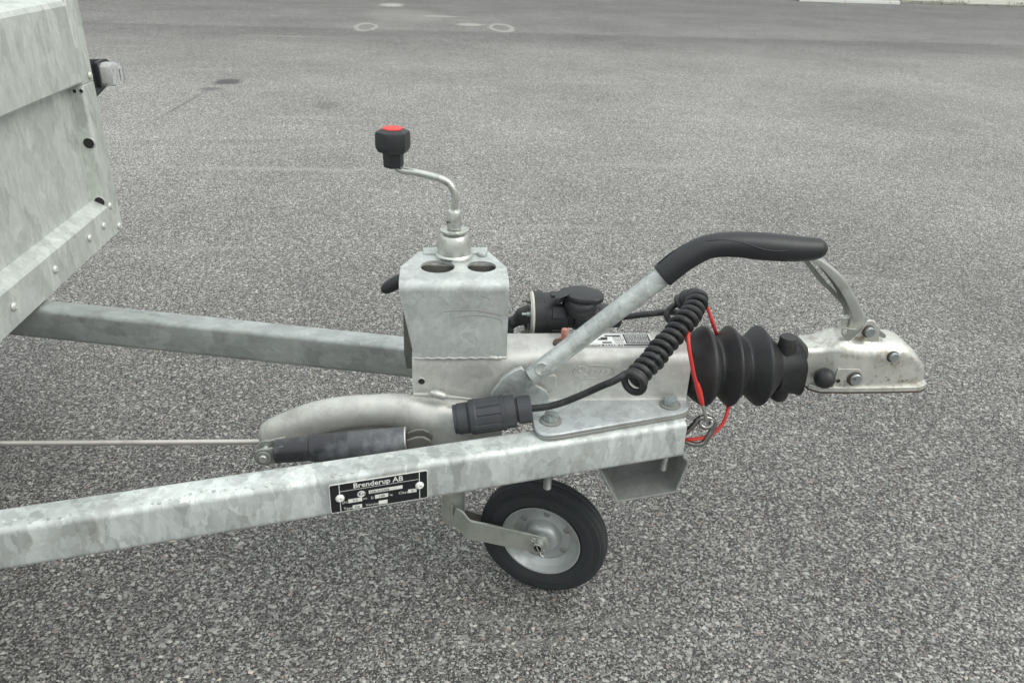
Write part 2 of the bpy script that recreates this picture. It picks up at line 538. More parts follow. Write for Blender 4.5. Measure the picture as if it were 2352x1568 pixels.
    L.new(hgt, bp.inputs['Height']); L.new(bp.outputs[0], b.inputs['Normal'])
    return m

G0 = -ZB
g = lambda u, v: PZ(u, v, G0)
def stain(u, v, du, dv, colr, amt, rot=0., ring=False, lo=.7, hi=1.15):
    c = g(u, v); a = g(u + du, v); b_ = g(u, v - dv)
    return (c.x, c.y, (a - c).length, abs(b_.y - c.y), colr, amt, rot, ring, lo, hi)
def stain_line(u1, v1, u2, v2, w, colr, amt):
    a, b_ = g(u1, v1), g(u2, v2)
    c = (a + b_) / 2; d_ = b_ - a
    return (c.x, c.y, d_.length / 2, w, colr, amt, math.atan2(d_.y, d_.x), False, .2, 1.3)
STAINS = [
    stain_line(350, 280, 495, 197, .014, (.12, .12, .12), .6),
    stain_line(575, 232, 665, 205, .014, (.14, .14, .135), .5),
    stain_line(1720, 610, 2100, 640, .02, (.12, .12, .115), .35),
    stain_line(300, 330, 900, 318, .06, (.14, .14, .135), .3),
    stain(524, 188, 34, 7, (.075, .075, .08), .85),
    stain(485, 204, 30, 4, (.11, .11, .115), .6),
    stain(752, 243, 30, 9, (.14, .135, .12), .5),
    stain(840, 62, 26, 9, (.50, .50, .45), .5, 0, True),
    stain(1152, 64, 26, 9, (.52, .52, .47), .5, 0, True),
    stain(1080, 57, 34, 3, (.50, .50, .45), .6),
    stain(1010, 38, 40, 2.5, (.46, .46, .42), .5),
    stain(900, 12, 26, 4, (.55, .55, .50), .6),
    stain(930, 35, 90, 14, (.36, .36, .33), .35),
    stain(640, 388, 300, 5, (.42, .42, .38), .5, 0, False, .3, 1.2),
    stain(1500, 380, 200, 5, (.42, .42, .38), .35, 0, False, .3, 1.2),
]
M['asphalt'] = asphalt_mat()

# ------------------------------------------------------------------ setting
mb = MB()
mb.faces([(-300, -300, 0), (300, -300, 0), (300, 300, 0), (-300, 300, 0)], [(0, 1, 2, 3)])
gr = obj('asphalt_yard', mb, M['asphalt'], smooth=False)
tag(gr, kind='structure')
gr.location = (0, 0, 0)
gr.data.transform(Matrix.Translation(WLOC[gr.name]))

k1, k2 = g(2066, 8), g(2350, 17)
kd = (k2 - k1).normalized(); kn = Vector((-kd.y, kd.x, 0))
# pavement behind the kerb line, in loose broken kerb stones
mbp = MB()
rnd = random.Random(8)
base = k1 - kd * 22
mbp.slab([base + kn * .14, base + kd * 60 + kn * .14, base + kd * 60 + kn * 9, base + kn * 9], (0, 0, .035))
pav_m = metal('old_concrete', (.40, .40, .35), .85, 0., 8., .12, dirt=.3, dirt_col=(.16, .17, .11), bump=.8, dirt_scale=6.)
pv = obj('pavement', mbp, pav_m)
tag(pv, kind='structure')
t = 22.05
while t < 30:
    ln = rnd.uniform(.35, .8)
    s0 = base + kd * t
    h = rnd.uniform(.035, .06)
    mk = MB()
    dz = rnd.uniform(0, .05)
    mk.slab([s0 + kn * dz, s0 + kd * (ln * .5) + kn * (dz + rnd.uniform(-.02, .03)), s0 + kd * (ln - .02) + kn * (dz + rnd.uniform(-.03, .03)), s0 + kd * (ln - .02) + kn * .138, s0 + kn * .138], (0, 0, h))
    obj('kerb_stone', mk, pav_m, pv, bevel=.008)
    t += ln
# weeds along the kerb
grass_m = plain('weed_green', (.06, .10, .03), .7)
mg = MB()
for i in range(260):
    cx = rnd.choice([22.9, 23.4, 24.8, 25.9, 26.6, 27.4]) + rnd.gauss(0, .12)
    q = base + kd * cx + kn * rnd.uniform(.02, .2)
    a = rnd.uniform(0, 2 * PI); hh = rnd.uniform(.03, .075); w_ = Vector((math.cos(a), math.sin(a), 0))
    tip = q + Vector((rnd.gauss(0, .03), rnd.gauss(0, .03), hh + .04))
    mg.faces([q + w_ * .006, q - w_ * .006, tip], [(0, 1, 2)])
wd = obj('weeds', mg, grass_m, smooth=False)
tag(wd, 'small green weeds growing out of the cracks of the kerb', 'weeds', kind='stuff')

# long white board lying along the far edge
wl, wr = g(1838, 4), g(2067, 11)
wdv = (wr - wl).normalized(); wnv = Vector((-wdv.y, wdv.x, 0))
wlen = (wr - wl).length
lx = empty('threshold_board', (wl + wr) / 2, 'white board lying along the far edge of the asphalt, with dark screw heads', 'board')
mw = MB().box((wl + wr) / 2 + Vector((0, 0, .028)) + wnv * .03, wlen, .06, .056, (wdv, wnv, Vector((0, 0, 1))))
obj('board', mw, M['white'], lx, bevel=.003)
for tt in (.09, .445, .9):
    ms = MB().lathe(wl + wdv * (wlen * tt) + Vector((0, 0, .032)) - wnv * .003, -wnv, [(0, .008), (.004, .008), (.006, .004)], 10)
    obj('screw', ms, M['dark'], lx)
md_ = MB().box((wl + wr) / 2 + Vector((0, 0, .012)) + wnv * .42, wlen * .98, .7, .022, (wdv, wnv, Vector((0, 0, 1))))
obj('dark_gap', md_, M['dark'], lx)  # dark slab painted in for the shaded gap behind the board

# grit: loose light chips lying on the asphalt
mc = MB()
for i in range(1500):
    u = rnd.uniform(-150, 2500); v = 1568 * (1 - rnd.random() ** 1.6 * .93)
    q = g(u, v)
    s_ = rnd.choice([.0022, .0028, .0035, .005]) * rnd.uniform(.8, 1.2)
    a = rnd.uniform(0, PI)
    vs = []
    for k in range(5):
        aa = a + 2 * PI * k / 5
        rr_ = s_ * rnd.uniform(.6, 1.1)
        vs.append(q + Vector((rr_ * math.cos(aa), rr_ * .75 * math.sin(aa), s_ * rnd.uniform(.1, .5))))
    vs.append(q + Vector((0, 0, s_ * rnd.uniform(.6, .95)))); vs.append(q + Vector((0, 0, -.001)))
    mc.faces(vs, [(k, (k + 1) % 5, 5) for k in range(5)] + [((k + 1) % 5, k, 6) for k in range(5)])
gm, gnt, gb = new_mat('grit_chips')
gg = node(gnt, 'ShaderNodeNewGeometry')
gnt.links.new(ramp(gnt, gg.outputs['Random Per Island'], [(0, (.20, .20, .20)), (.5, (.38, .375, .35)), (.9, (.56, .555, .51)), (1, (.62, .52, .42))]), gb.inputs['Base Color'])
gb.inputs['Roughness'].default_value = .8
gt = obj('grit', mc, gm, smooth=False)
tag(gt, 'loose light stone chips scattered over the asphalt', 'grit', kind='stuff')

# ------------------------------------------------------------------ trailer
T = empty('trailer', (0, 0, 0), 'galvanised trailer front with A-shaped drawbar, overrun coupling, handbrake lever and jockey wheel', 'trailer')

AL = rad(13.03202); CA, SA = math.cos(AL), math.sin(AL)
HB, WB, Y0 = .05822, .0436, .1715
DN = Vector((CA, SA, 0)); NN = Vector((SA, -CA, 0))         # near bar direction and outward normal
Z = lambda z: ZB + z
def bar(origin, d, nrm, t0, t1, mat, inward):
    prof = rrect(WB, HB, .0085, 6)
    rings = []
    for t in [t0 + (t1 - t0) * i / 8 for i in range(9)]:
        c = origin + d * t + inward * (WB / 2) + Vector((0, 0, ZB - HB / 2))
        rings.append([c + nrm * a + Vector((0, 0, b)) for a, b in prof])
    return MB().loft(rings)
o_n = Vector((0, -Y0, 0))
t_end = (PY(1573, 1010, -.092).x) / CA
near = obj('drawbar', bar(o_n, DN, NN, -1.3, t_end, M['bar'], -NN), M['bar'], T)
near['label'] = 'near drawbar of galvanised box section with the black nameplate'
DF = Vector((CA, -SA, 0)); NF = Vector((-SA, -CA, 0))
far = obj('drawbar', bar(Vector((0, Y0, 0)), DF, NF, -1.5, t_end * .97, M['bar_shaded'], NF), M['bar_shaded'], T)
far['label'] = 'far drawbar of galvanised box section'
# zinc runs on the near bar's top edge
mz = MB()
for i in range(46):
    t = -.62 + i * .0115 + rnd.uniform(-.003, .003)
    if 0.10 < t: break
    p = o_n + DN * t - NN * (.010 + .0035 * math.sin(i * .7) + rnd.uniform(-.002, .002)) + Vector((0, 0, ZB + .0002))
    mz.sphere(p, rnd.uniform(.0012, .0026), 8, 5, .35)
obj('zinc_run', mz, M['bar'], T)

# ---- cargo box
BX = -.685
ye = .690
zt = PX(0, 21, BX - .010).z
mb = MB()
zr0, zr1, zr2 = Z(.003), PX(150, 551, BX).z, PX(150, 508, BX - .026).z
zl = PX(100, 229, BX).z
xp = BX - .026
yl = -ye
cb = MB()
# recessed lower sheet and the proud upper sheet, one folded profile along y
prof = [(BX - .006, zr0), (BX, zr0 + .003), (BX, zr1 - .004), (BX - .003, zr1), (xp, zr2), (xp, zl + .030), (BX - .0035, zl + .030), (BX - .0035, zl + .001), (BX - .002, zl), (BX, zl + .003),
        (BX, zt - .012), (BX - .004, zt - .004), (BX - .014, zt), (BX - .20, zt + .004), (BX - .20, zr0)]
cb.loft([[Vector((x, y, z)) for x, z in prof] for y in (yl, -.3, 0, .3, ye - .0545)])
box = obj('cargo_box', cb, M['panel'], T, sharp=25)
mbx = MB().box(Vector((BX - 1.15, 0, (zr0 + zt) / 2)), 1.9, 2 * ye - .02, zt - zr0 - .01)
obj('box_body', mbx, M['panel'], T, bevel=.004)
# corner: recessed groove with holes and flanged edge
YW = ye - .054                      # the post's side wall, which faces the camera
lo_p = [(BX + .0015, ye), (BX + .0015, YW + .004), (BX - .0025, YW), (xp - .02, YW), (xp - .02, ye)]
# upper part is flat (covers the groove above the ledge)
cp = MB().loft([[Vector((x, y, z)) for x, y in lo_p] for z in (zr0 + .002, zl - .004)])
pr2 = [(BX + .0012, ye), (BX + .0012, ye - .004), (BX + .0008, ye - .0550), (BX - .03, ye - .0550), (BX - .03, ye)]
cp.loft([[Vector((x, y, z)) for x, y in pr2] for z in (zl - .004, zt)])
corner = obj('corner_post', cp, M['panel'], T, sharp=25, bevel=.002)
def round_hole(c, nx, r, parent, depth=.0015, rimw=1.22):
    """a pressed hole: a dark disc painted as its shaded bore, with a rolled edge"""
    c = Vector(c); nx = Vector(nx).normalized()
    m1 = MB().lathe(c - nx * .004, nx, [(0, r), (.0049, r)], 22)
    m2 = MB().lathe(c, nx, [(-.002, r * rimw), (depth, r * 1.12), (depth, r * 1.0), (-.001, r * .97)], 22, cap=False)
    o = obj('hole', m1, M['hole'], parent)
    obj('hole_rim', m2, M['panel'] if parent in (corner, box) else M['housing'], parent)
    return o
for hx_, hz_, hr_ in ((-.6950, .5940, .0104), (-.6975, .4745, .0100), (-.7012, .6940, .0036), (-.6890, .6945, .0036)):
    round_hole(Vector((hx_, YW - .0004, hz_)), (0, -1, 0), hr_, corner)
def rivet(p, n, r, parent, mat, name='rivet'):
    n = Vector(n).normalized()
    m_ = MB().lathe(p, n, [(0, r), (r * .18, r), (r * .45, r * .8), (r * .62, r * .42), (r * .55, r * .28), (r * .2, r * .25)], 20)
    return obj(name, m_, mat, parent, sharp=50)
for (u, v) in ((237.8, 518.7), (205.3, 547), (126.5, 618.7), (30.7, 704), (252, 473)):
    rivet(PX(u, v, BX + .0008), (1, 0, 0), .0072, box, M['rivet'])
for (u, v) in ((273, 518.7), (206, 174)):
    rivet(PX(u, v, BX + .002), (1, 0, 0), .0072, corner, M['rivet'])

# marker lamp at the far corner
LX = BX - .004
bk = [PX(u, v, LX) for u, v in ((200, 136.5), (244, 135.5), (252, 141), (252, 172), (247, 198), (224, 222), (206, 205))]
lamp = obj('marker_lamp', MB().slab(bk, (-.004, 0, 0)), M['plastic'], T, bevel=.001)
lc = PX(251, 170, LX + .02)
s_l = mpp(lc)
lens_m, lnt, lb = new_mat('clear_lens')
lb.inputs['Base Color'].default_value = (.92, .93, .95, 1); lb.inputs['Roughness'].default_value = .04
lb.inputs['Transmission Weight'].default_value = .9; lb.inputs['IOR'].default_value = 1.45
lnt_tc = node(lnt, 'ShaderNodeTexCoord'); wv = node(lnt, 'ShaderNodeTexWave'); wv.inputs['Scale'].default_value = 90
lnt.links.new(lnt_tc.outputs['Object'], wv.inputs[0]); lbp = node(lnt, 'ShaderNodeBump'); lbp.inputs['Strength'].default_value = .15; lbp.inputs['Distance'].default_value = .002
lnt.links.new(wv.outputs[1], lbp.inputs['Height']); lnt.links.new(lbp.outputs[0], lb.inputs['Normal'])
ml = MB()
cz = lc.z; cy = lc.y
hw, hh_ = 20 * s_l, 25 * s_l
rings = []
for x_, k_ in ((LX, 1.0), (LX + .030, 1.0), (LX + .042, .86), (LX + .046, .6)):
    rings.append([Vector((x_, cy + a * k_, cz + b_ * k_)) for a, b_ in rrect(2 * hw, 2 * hh_, .006, 3)])
ml.loft(rings)
obj('lens', ml, lens_m, lamp, sharp=30)
mr_ = MB()
mr_.loft([[Vector((x_, cy + a, cz + b_)) for a, b_ in rrect(1.5 * hw * k_, 1.5 * hh_ * k_, .003, 3)] for x_, k_ in ((LX + .009, 1.), (LX + .030, 1.), (LX + .0305, .6), (LX + .016, .3))])
obj('reflector', mr_, M['white'], lamp)
mk_ = MB().loft([[Vector((x_, cy + a, cz + b_)) for a, b_ in rrect(2 * hw + .006, 2 * hh_ + .006, .006, 3)] for x_ in (LX + .0005, LX + .008)])
obj('lamp_base', mk_, M['plastic'], lamp)

# ---- overrun housing: pressed hat section
HX0, HX1 = PY(947, 860, -.04).x, PY(1577, 860, -.03).x
def hat(w, zt_, foot, zf, rt=.020):
    pts = []
    for k in range(9):
        a = rad(90 * k / 8)
        pts.append((-w + rt - rt * math.sin(a) * 1.0, zt_ - rt + rt * math.cos(a)))
    # pts run from top flat to the side
    side_z = zt_ - rt
    pts.append((-w - .001, side_z - .012))
    rf = .010
    for k in range(6):
        a = rad(90 * k / 5)
        pts.append((-w - .001 - rf + rf * math.cos(a), zf + rf - rf * math.sin(a)))
    if foot: pts.append((-w - .001 - rf - foot, zf))
    return pts
hs = hat(.040, .083, .001, .006)
full = [(y, z) for y, z in hs[::-1]] + [(-y, z) for y, z in hs]
inner = [(y * .9, z - .004) for y, z in full[::-1]]
loop = full + inner
xs = [HX0, HX0 + .02, .05, .12, .2, .28, HX1 - .03, HX1 - .008, HX1]
mh = MB()
rings = []
for i, x in enumerate(xs):
    k = 1.0 if x < HX1 - .02 else (1.03 if x < HX1 - .002 else 1.06)
    rings.append([Vector((x, y * k, Z(z))) for y, z in loop])
mh.loft(rings, cap=False)
n_ = len(loop); h_ = len(full)
mh.faces([p for p in rings[0]], [(i, i + 1, n_ - 2 - i, n_ - 1 - i) for i in range(h_ - 1)])
mh.faces([p for p in rings[-1]], [(i, n_ - 1 - i, n_ - 2 - i, i + 1) for i in range(h_ - 1)])
housing = obj('overrun_housing', mh, M['housing'], T, sharp=45)
# shaft inside
obj('draw_shaft', MB().lathe((HX0 + .01, 0, Z(.038)), (1, 0, 0), [(0, .026), (.62, .026)], 24), M['dark'], T)
# round hole in the side
q = PY(968.3, 875, -.0415); round_hole(Vector((q.x, -.0415, q.z)), (0, -1, 0), .0046, housing)
# raised oval maker's mark, too worn to read
oc = PY(1364.6, 855, -.042); so = mpp(oc)
mo = MB()
ow, oh = 47 * so, 17.5 * so
lp = []
for k in range(48):
    a = 2 * PI * k / 48
    e = 2.6
    lp.append(Vector((oc.x + ow * math.copysign(abs(math.cos(a)) ** (2 / e), math.cos(a)), -.0412, oc.z + oh * math.copysign(abs(math.sin(a)) ** (2 / e), math.sin(a)))))
rings = []
for i, p in enumerate(lp):
    rad_d = (p - Vector((oc.x, -.0412, oc.z))).normalized()
    rings.append([p + rad_d * .0010 * math.cos(b_) + Vector((0, .0005 * math.sin(b_), 0)) for b_ in (2 * PI * j / 8 for j in range(8))])
mo.loft(rings, closed=True)
lc_ = Vector((oc.x - ow * .62, -.0414, oc.z))
for k in range(9):
    a0 = rad(50 + 260 * k / 8)
    mo.sphere(lc_ + Vector((.0075 * math.cos(a0) * 1.1, .0006, .0075 * math.sin(a0))), .0034, 12, 8, .22, (0, 1, 0))
mo.sphere(lc_ + Vector((-.003, 0, .001)), .0030, 8, 6, .3, (0, 1, 0))
for k in range(5):
    x_ = oc.x - ow * .25 + k * .0075
    mo.tube([Vector((x_, -.0410, oc.z - .003)), Vector((x_ + .003, -.0410, oc.z + .003))], .0006, 6)
obj('embossed_mark', mo, M['housing'], housing)

# ---- mounting flange: two stacked plates with rounded corners on the near drawbar
def flange_loop(zz, grow=0.0):
    px = [(1222, 905), (1225, 972), (1229, 985), (1238, 993), (1250, 997.5), (1265, 998), (1290, 995), (1400, 975.5), (1500, 958.5), (1560, 948), (1573, 944.5), (1581, 938), (1584, 929), (1579, 900)]
    pts = [PZ(u, v + grow, zz) for u, v in px]
    a = pts[0].copy(); a.y = -.030; a.x = pts[1].x - .003
    b_ = pts[-1].copy(); b_.y = -.030; b_.x = HX1 + .004
    return [a] + pts[1:-1] + [Vector((b_.x, -.045, b_.z)), b_]
fl = MB().slab(flange_loop(.0095), (0, 0, -.0042))
flange = obj('mounting_flange', fl, M['flange'], T, bevel=.0012)
fl2l = [p + Vector((.0005, -.0016 if p.y < -.05 else 0, -.0046)) for p in flange_loop(.0095)]
obj('spacer_plate', MB().slab(fl2l, (0, 0, -.0044)), M['castdark'], T, bevel=.0008)

def hexbolt(u, v, z, parent, rw=.0150, rh=.0112, hh=.0092, rot=.35, wh=.0022):
    p = PZ(u, v, z + .003)
    p = Vector((p.x, p.y, Z(z)))
    wz = MB().lathe(p, (0, 0, 1), [(0, rw * .96), (.0004, rw), (wh, rw), (wh + .0005, rw * .93), (wh + .0005, rw * .3)], 32)
    w = obj('washer', wz, M['castdark'], parent)
    hb = MB()
    pr = []
    seg = 24
    rings = []
    for zz, k_ in ((wh + .0002, 1.0), (wh + hh - .0022, 1.0), (wh + hh - .0003, .93), (wh + hh, .84)):
        ring = []
        for j in range(seg):
            a = 2 * PI * j / seg
            hexr = math.cos(PI / 6) / math.cos(((a) % (PI / 3)) - PI / 6)
            r_ = rh * (hexr if k_ == 1.0 else min(hexr, 1) * k_)
            if k_ == 1.0 and zz > .005: r_ = rh * hexr * .985
            ring.append(p + Vector((r_ * math.cos(a + rot), r_ * math.sin(a + rot), zz)))
        rings.append(ring)
    hb.loft(rings)
    b_ = obj('hex_bolt', hb, M['bolt'], parent, sharp=30)
    return p
hexbolt(1265.5, 962, .0095, flange, rot=.2)
hexbolt(1539.5, 925.5, .0095, flange, rot=.5)
# threaded ends hanging below the bar
for (u, v0, v1) in ((1259, 1085, 1121), (1527.7, 1040, 1077)):
    Yb = -.105 if u < 1300 else -.065
    a, b_ = PY(u, v0, Yb), PY(u, v1, Yb)
    b_ = Vector((a.x, Yb, b_.z))
    L_ = (a - b_).length
    pf = []
    n = int(L_ / .0012)
    for i in range(n):
        pf += [(i * .0012, .0052), (i * .0012 + .0006, .0058)]
    pf.append((L_ - .0008, .0052)); pf.append((L_, .0042))
    obj('bolt_thread', MB().lathe(a, (0, 0, -1), pf, 18), M['foot'], flange, sharp=60)

# ---- data plate on top of the housing (upside down to the viewer)
zt_h = Z(.0834)
def ptop(u, v): return PZ(u, v, .0836)
pa, pb, pc, pd = ptop(1325, 797), ptop(1508, 800), ptop(1508, 771.2), ptop(1360, 769.8)
dpx0, dpx1 = pa.x, pb.x
dpy0, dpy1 = pa.y, -pa.y * .9
dp = obj('data_plate', MB().slab([(dpx0, dpy0, zt_h), (dpx1, dpy0, zt_h), (dpx1, dpy1, zt_h), (dpx0, dpy1, zt_h)], (0, 0, .0012)), M['white'], T, bevel=.0004)

def text_obj(name, s, size, origin, ax, ay, mat, parent, bold=0.0, align='LEFT', th=.00025):
    cu = bpy.data.curves.new(name, 'FONT')
    cu.body = s; cu.size = size; cu.align_x = align; cu.offset = bold; cu.resolution_u = 2
    to = bpy.data.objects.new(name, cu)
    col.objects.link(to)
    dg = bpy.context.evaluated_depsgraph_get()
    me = bpy.data.meshes.new_from_object(to.evaluated_get(dg))
    bpy.data.objects.remove(to); bpy.data.curves.remove(cu)
    az = ax.cross(ay).normalized()
    m4 = Matrix((ax, ay, az)).transposed().to_4x4(); m4.translation = origin + az * th
    me.transform(m4)
    c = sum((v.co for v in me.vertices), Vector()) / max(1, len(me.vertices))
    me.transform(Matrix.Translation(-c))
    me.materials.clear(); me.materials.append(mat)
    o = bpy.data.objects.new(name, me)
    col.objects.link(o); WLOC[o.name] = c
    o.parent = parent; o.location = c - WLOC[parent.name]
    return o
topz = zt_h + .0012
ax_, ay_ = Vector((-1, 0, 0)), Vector((0, -1, 0))
W_, H_ = dpx1 - dpx0, dpy1 - dpy0
def dpt(a, b_, dz=0): return Vector((dpx0 + W_ * a, dpy0 + H_ * b_, topz + dz))
def drect(a0, b0, a1, b1, dz, mat, mbx_=None):
    mm = mbx_ or MB()
    mm.faces([dpt(a0, b0, dz), dpt(a1, b0, dz), dpt(a1, b1, dz), dpt(a0, b1, dz)], [(0, 1, 2, 3)])
    return mm
blk = MB()
drect(.03, .02, .97, .16, .0002, None, blk)
drect(.64, .20, .97, .97, .0002, None, blk)
for a0, b0, a1 in ((.34, .24, .46), (.30, .50, .42), (.34, .62, .43), (.40, .78, .60), (.12, .78, .22), (.12, .5, .2)):
    drect(a0, b0, a1, b0 + .11, .0002, None, blk)
obj('printed_field', blk, M['black'], dp)
wht = MB()
for r_ in range(7):
    b0 = .26 + r_ * .10
    a = .66
    while a < .94:
        w_ = rnd.uniform(.008, .03)
        drect(a, b0, a + w_, b0 + .045, .0004, None, wht); a += w_ + .008
obj('printed_row', wht, M['print'], dp)
dk = MB()
for r_ in range(6):
    b0 = .24 + r_ * .12
    a = .50
    while a < .62:
        w_ = rnd.uniform(.006, .02)
        drect(a, b0, a + w_, b0 + .05, .0004, None, dk); a += w_ + .007
obj('printed_digits', dk, M['black'], dp)
text_obj('lettering', 'D-83125 Eggstätt', .0082, dpt(.60, .15, .0004), ax_, ay_, M['print'], dp, .00015)

# copper painted nipple and its foot
cp_ = PZ(1296, 778, .083)
nip = obj('grease_nipple', MB().lathe(Vector((cp_.x, cp_.y, Z(.082))), (0, 0, 1), [(0, .0075), (.002, .0075), (.003, .0045), (.009, .0045), (.009, .0052), (.014, .0054), (.017, .0042), (.0182, .001)], 20), M['copper'], T)
obj('rubber_foot', MB().lathe(PZ(1287, 789, .0832), (0, 0, 1), [(0, .011), (.003, .0105), (.0042, .006)], 20), M['rust_shade'], nip)

# ---- jockey wheel bracket: folded plate with two round holes
JX, JY = PY(1043, 590, .050).x, .050
ZP = .193
YF = -.0455
bt = MB()
xl, xr = PZ(919, 620, ZP).x, PZ(1164.5, 620, ZP).x
th = .004
R_ = .013
xbl = PY(953, 815, YF).x
zbo = PY(1060, 822, YF).z - ZB
# top plate
yb = PZ(1043, 580, ZP).y
yft = YF + R_
ch = .030
top_outer = [Vector((xl, yft, Z(ZP))), Vector((xr, yft, Z(ZP))), Vector((xr, yft + .040, Z(ZP))), Vector((xr - .021, yb + .004, Z(ZP))), Vector((xl + .024, yb + .004, Z(ZP))), Vector((xl, yft + .040, Z(ZP)))]
def circ(c, r, n=32): return [Vector((c.x + r * math.cos(2 * PI * k / n), c.y + r * math.sin(2 * PI * k / n), c.z)) for k in range(n)]
h1 = PZ(1005.3, 612, ZP); h2 = PZ(1106.5, 612, ZP)
h1.z = h2.z = Z(ZP)
r1, r2 = 39.2 * mpp(h1), 33.5 * mpp(h2)
bt.slab(top_outer, (0, 0, -th), [circ(h1, r1), circ(h2, r2)])
# bend
nb = 8
out, inn = [], []
for k in range(nb + 1):
    a = rad(90 * k / nb)
    out.append((YF + R_ - R_ * math.sin(a), ZP - R_ + R_ * math.cos(a)))
    inn.append((YF + R_ - (R_ - th) * math.sin(a), ZP - R_ + (R_ - th) * math.cos(a)))
bt.loft([[Vector((x, y, Z(z))) for y, z in out + inn[::-1]] for x in (xl, xr)])
# front
zf0 = ZP - R_
bt.slab([Vector((xl, YF, Z(zf0))), Vector((xr, YF, Z(zf0))), Vector((xr, YF, Z(zbo))), Vector((xbl, YF, Z(zbo))), Vector((xbl - .003, YF, Z(zbo + .012)))], (0, th, 0))
brk = obj('jockey_bracket', bt, M['bracket'], T, sharp=35)
# inner rear plate and side web seen past the tapered edge, closed in to darken the holes
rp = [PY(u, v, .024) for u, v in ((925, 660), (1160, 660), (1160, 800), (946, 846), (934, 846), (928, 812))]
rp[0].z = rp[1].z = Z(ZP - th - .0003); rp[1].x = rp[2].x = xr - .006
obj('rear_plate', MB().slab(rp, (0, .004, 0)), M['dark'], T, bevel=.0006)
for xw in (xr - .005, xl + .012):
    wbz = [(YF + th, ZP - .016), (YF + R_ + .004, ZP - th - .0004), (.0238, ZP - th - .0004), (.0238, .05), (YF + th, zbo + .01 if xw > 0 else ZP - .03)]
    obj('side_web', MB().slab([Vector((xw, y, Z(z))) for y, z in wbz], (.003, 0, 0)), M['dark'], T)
obj('shade_floor', MB().slab([Vector((x, y, Z(.088))) for x, y in ((xl + .02, YF + th + .0005), (xr - .006, YF + th + .0005), (xr - .006, .0235), (xl + .02, .0235))], (0, 0, .003)), M['dark'], T)  # floor added under the top plate so its holes look dark
tb = [PZ(971.5, 584, ZP + .0005), PZ(971.5, 571.5, ZP + .0005), PZ(1119, 570.5, ZP + .0005), PZ(1119.4, 584, ZP + .0005)]
obj('top_tab', MB().slab([Vector((p.x, p.y, Z(ZP + .0025))) for p in tb], (0, 0, -.003)), M['bracket'], brk, bevel=.0006)
q = PZ(1107.5, 586, ZP); obj('stud_head', MB().lathe(Vector((q.x, q.y, Z(ZP + .001))), (0, 0, 1), [(0, .0066), (.003, .0066), (.0042, .0058), (.0044, .001)], 24), M['lever'], brk)
# weld bead along the lower edge
wp, wr_ = [], []
nW = 60
for i in range(nW + 1):
    f_ = i / nW
    x = xbl - .002 + (xr - xbl + .002) * f_
    wp.append(Vector((x, YF + .001 + .0004 * math.sin(i * 1.9) * .4, Z(zbo - .0004 + .0006 * math.sin(i * .9)))))
    wr_.append(.0015 + .0004 * abs(math.sin(i * 1.3)) + (.0022 * max(0, math.sin((f_ - .78) / .22 * PI)) * abs(math.sin(i * 1.1)) if f_ > .78 else 0))
obj('weld_seam', MB().tube(wp, wr_, 8), M['housing'], brk, sharp=80)

for pts_ in (((1012, 718), (1040, 713.5), (1075, 712.5), (1110, 715), (1158, 724)), ((1042, 731), (1065, 726), (1095, 724), (1125, 727), (1150, 735), (1154, 748)), ((1103, 680), (1118, 683), (1128, 690)), ((1098, 716), (1130, 720), (1156, 727))):
    sp3 = [PY(u, v, YF - .0001) for u, v in pts_]
    obj('scuff', MB().tube(sp3, [.0003] + [.0010] * (len(sp3) - 2) + [.0004], 8, sub=5, flat=.2, fdir=(0, 0, 1)), M['scuff'], brk)
# jockey tube and its domed top
JT = Vector((JX, JY, 0))
q0 = lambda v: PY(1043, v, JY).z
jt = MB().lathe(Vector((JX, JY, Z(-.16))), (0, 0, 1), [(0, .021), (.001, .024), (.36, .024)], 32)
jtube = obj('jockey_tube', MB().lathe(Vector((JX, JY, Z(-.19))), (0, 0, 1), [(0, .0215), (.19 + ZP - .012, .0215)], 32), M['fork'], T)
z0 = Z(ZP + .0005)
s_j = mpp(Vector((JX, JY, z0)))
zc1 = q0(543) - z0
cap_m = MB().lathe(Vector((JX, JY, z0)), (0, 0, 1), [(0, 42.5 * s_j), (.003, 43 * s_j), (.0045, 41 * s_j), (.0055, 39.5 * s_j), (.014, 38.5 * s_j), (.022, 36.5 * s_j), (.029, 33 * s_j), (.033, 28 * s_j), (.035, 16 * s_j)], 40)
cap_o = obj('tube_cap', cap_m, M['zinc'], jtube)
zw = z0 + .0358
obj('washer', MB().lathe(Vector((JX, JY, zw)), (0, 0, 1), [(0, 31 * s_j), (.0004, 32.5 * s_j), (.0030, 32.5 * s_j), (.0034, 31 * s_j), (.0030, 14 * s_j)], 36), M['zinc'], jtube)
zn = zw + .003
zk0 = PY(1043, 526, JY).z; zk1 = PY(1043, 483, JY).z
obj('spindle_neck', MB().lathe(Vector((JX, JY, zn - .002)), (0, 0, 1), [(0, 12.5 * s_j), (zk0 - zn + .004, 12.5 * s_j)], 24), M['rust_shade'], jtube)
crank_mb = MB()
rp_ = [(1043.5, 487), (1044, 470), (1044.5, 450), (1041, 436), (1033, 423), (1019, 413.5), (1000, 407), (976, 400.5), (952, 395.5), (932, 393), (919, 390), (911, 384), (907, 374), (906, 362)]
pts = []
for i, (u, v) in enumerate(rp_):
    f_ = max(0, min(1, (1041 - u) / 130))
    pts.append(PY(u, v, JY + .020 * f_))
crank = obj('crank_handle', MB().tube(pts, 7.9 * s_j, 16, sub=4), M['zinc'], T)
obj('collar', MB().lathe(Vector((JX, JY, zk0)), (0, 0, 1), [(0, 14 * s_j), (.0015, 16.3 * s_j), ((zk1 - zk0) * .9, 16.8 * s_j), ((zk1 - zk0) * 1.0, 14.5 * s_j), ((zk1 - zk0) * 1.05, 8 * s_j)], 28), M['zinc'], crank)
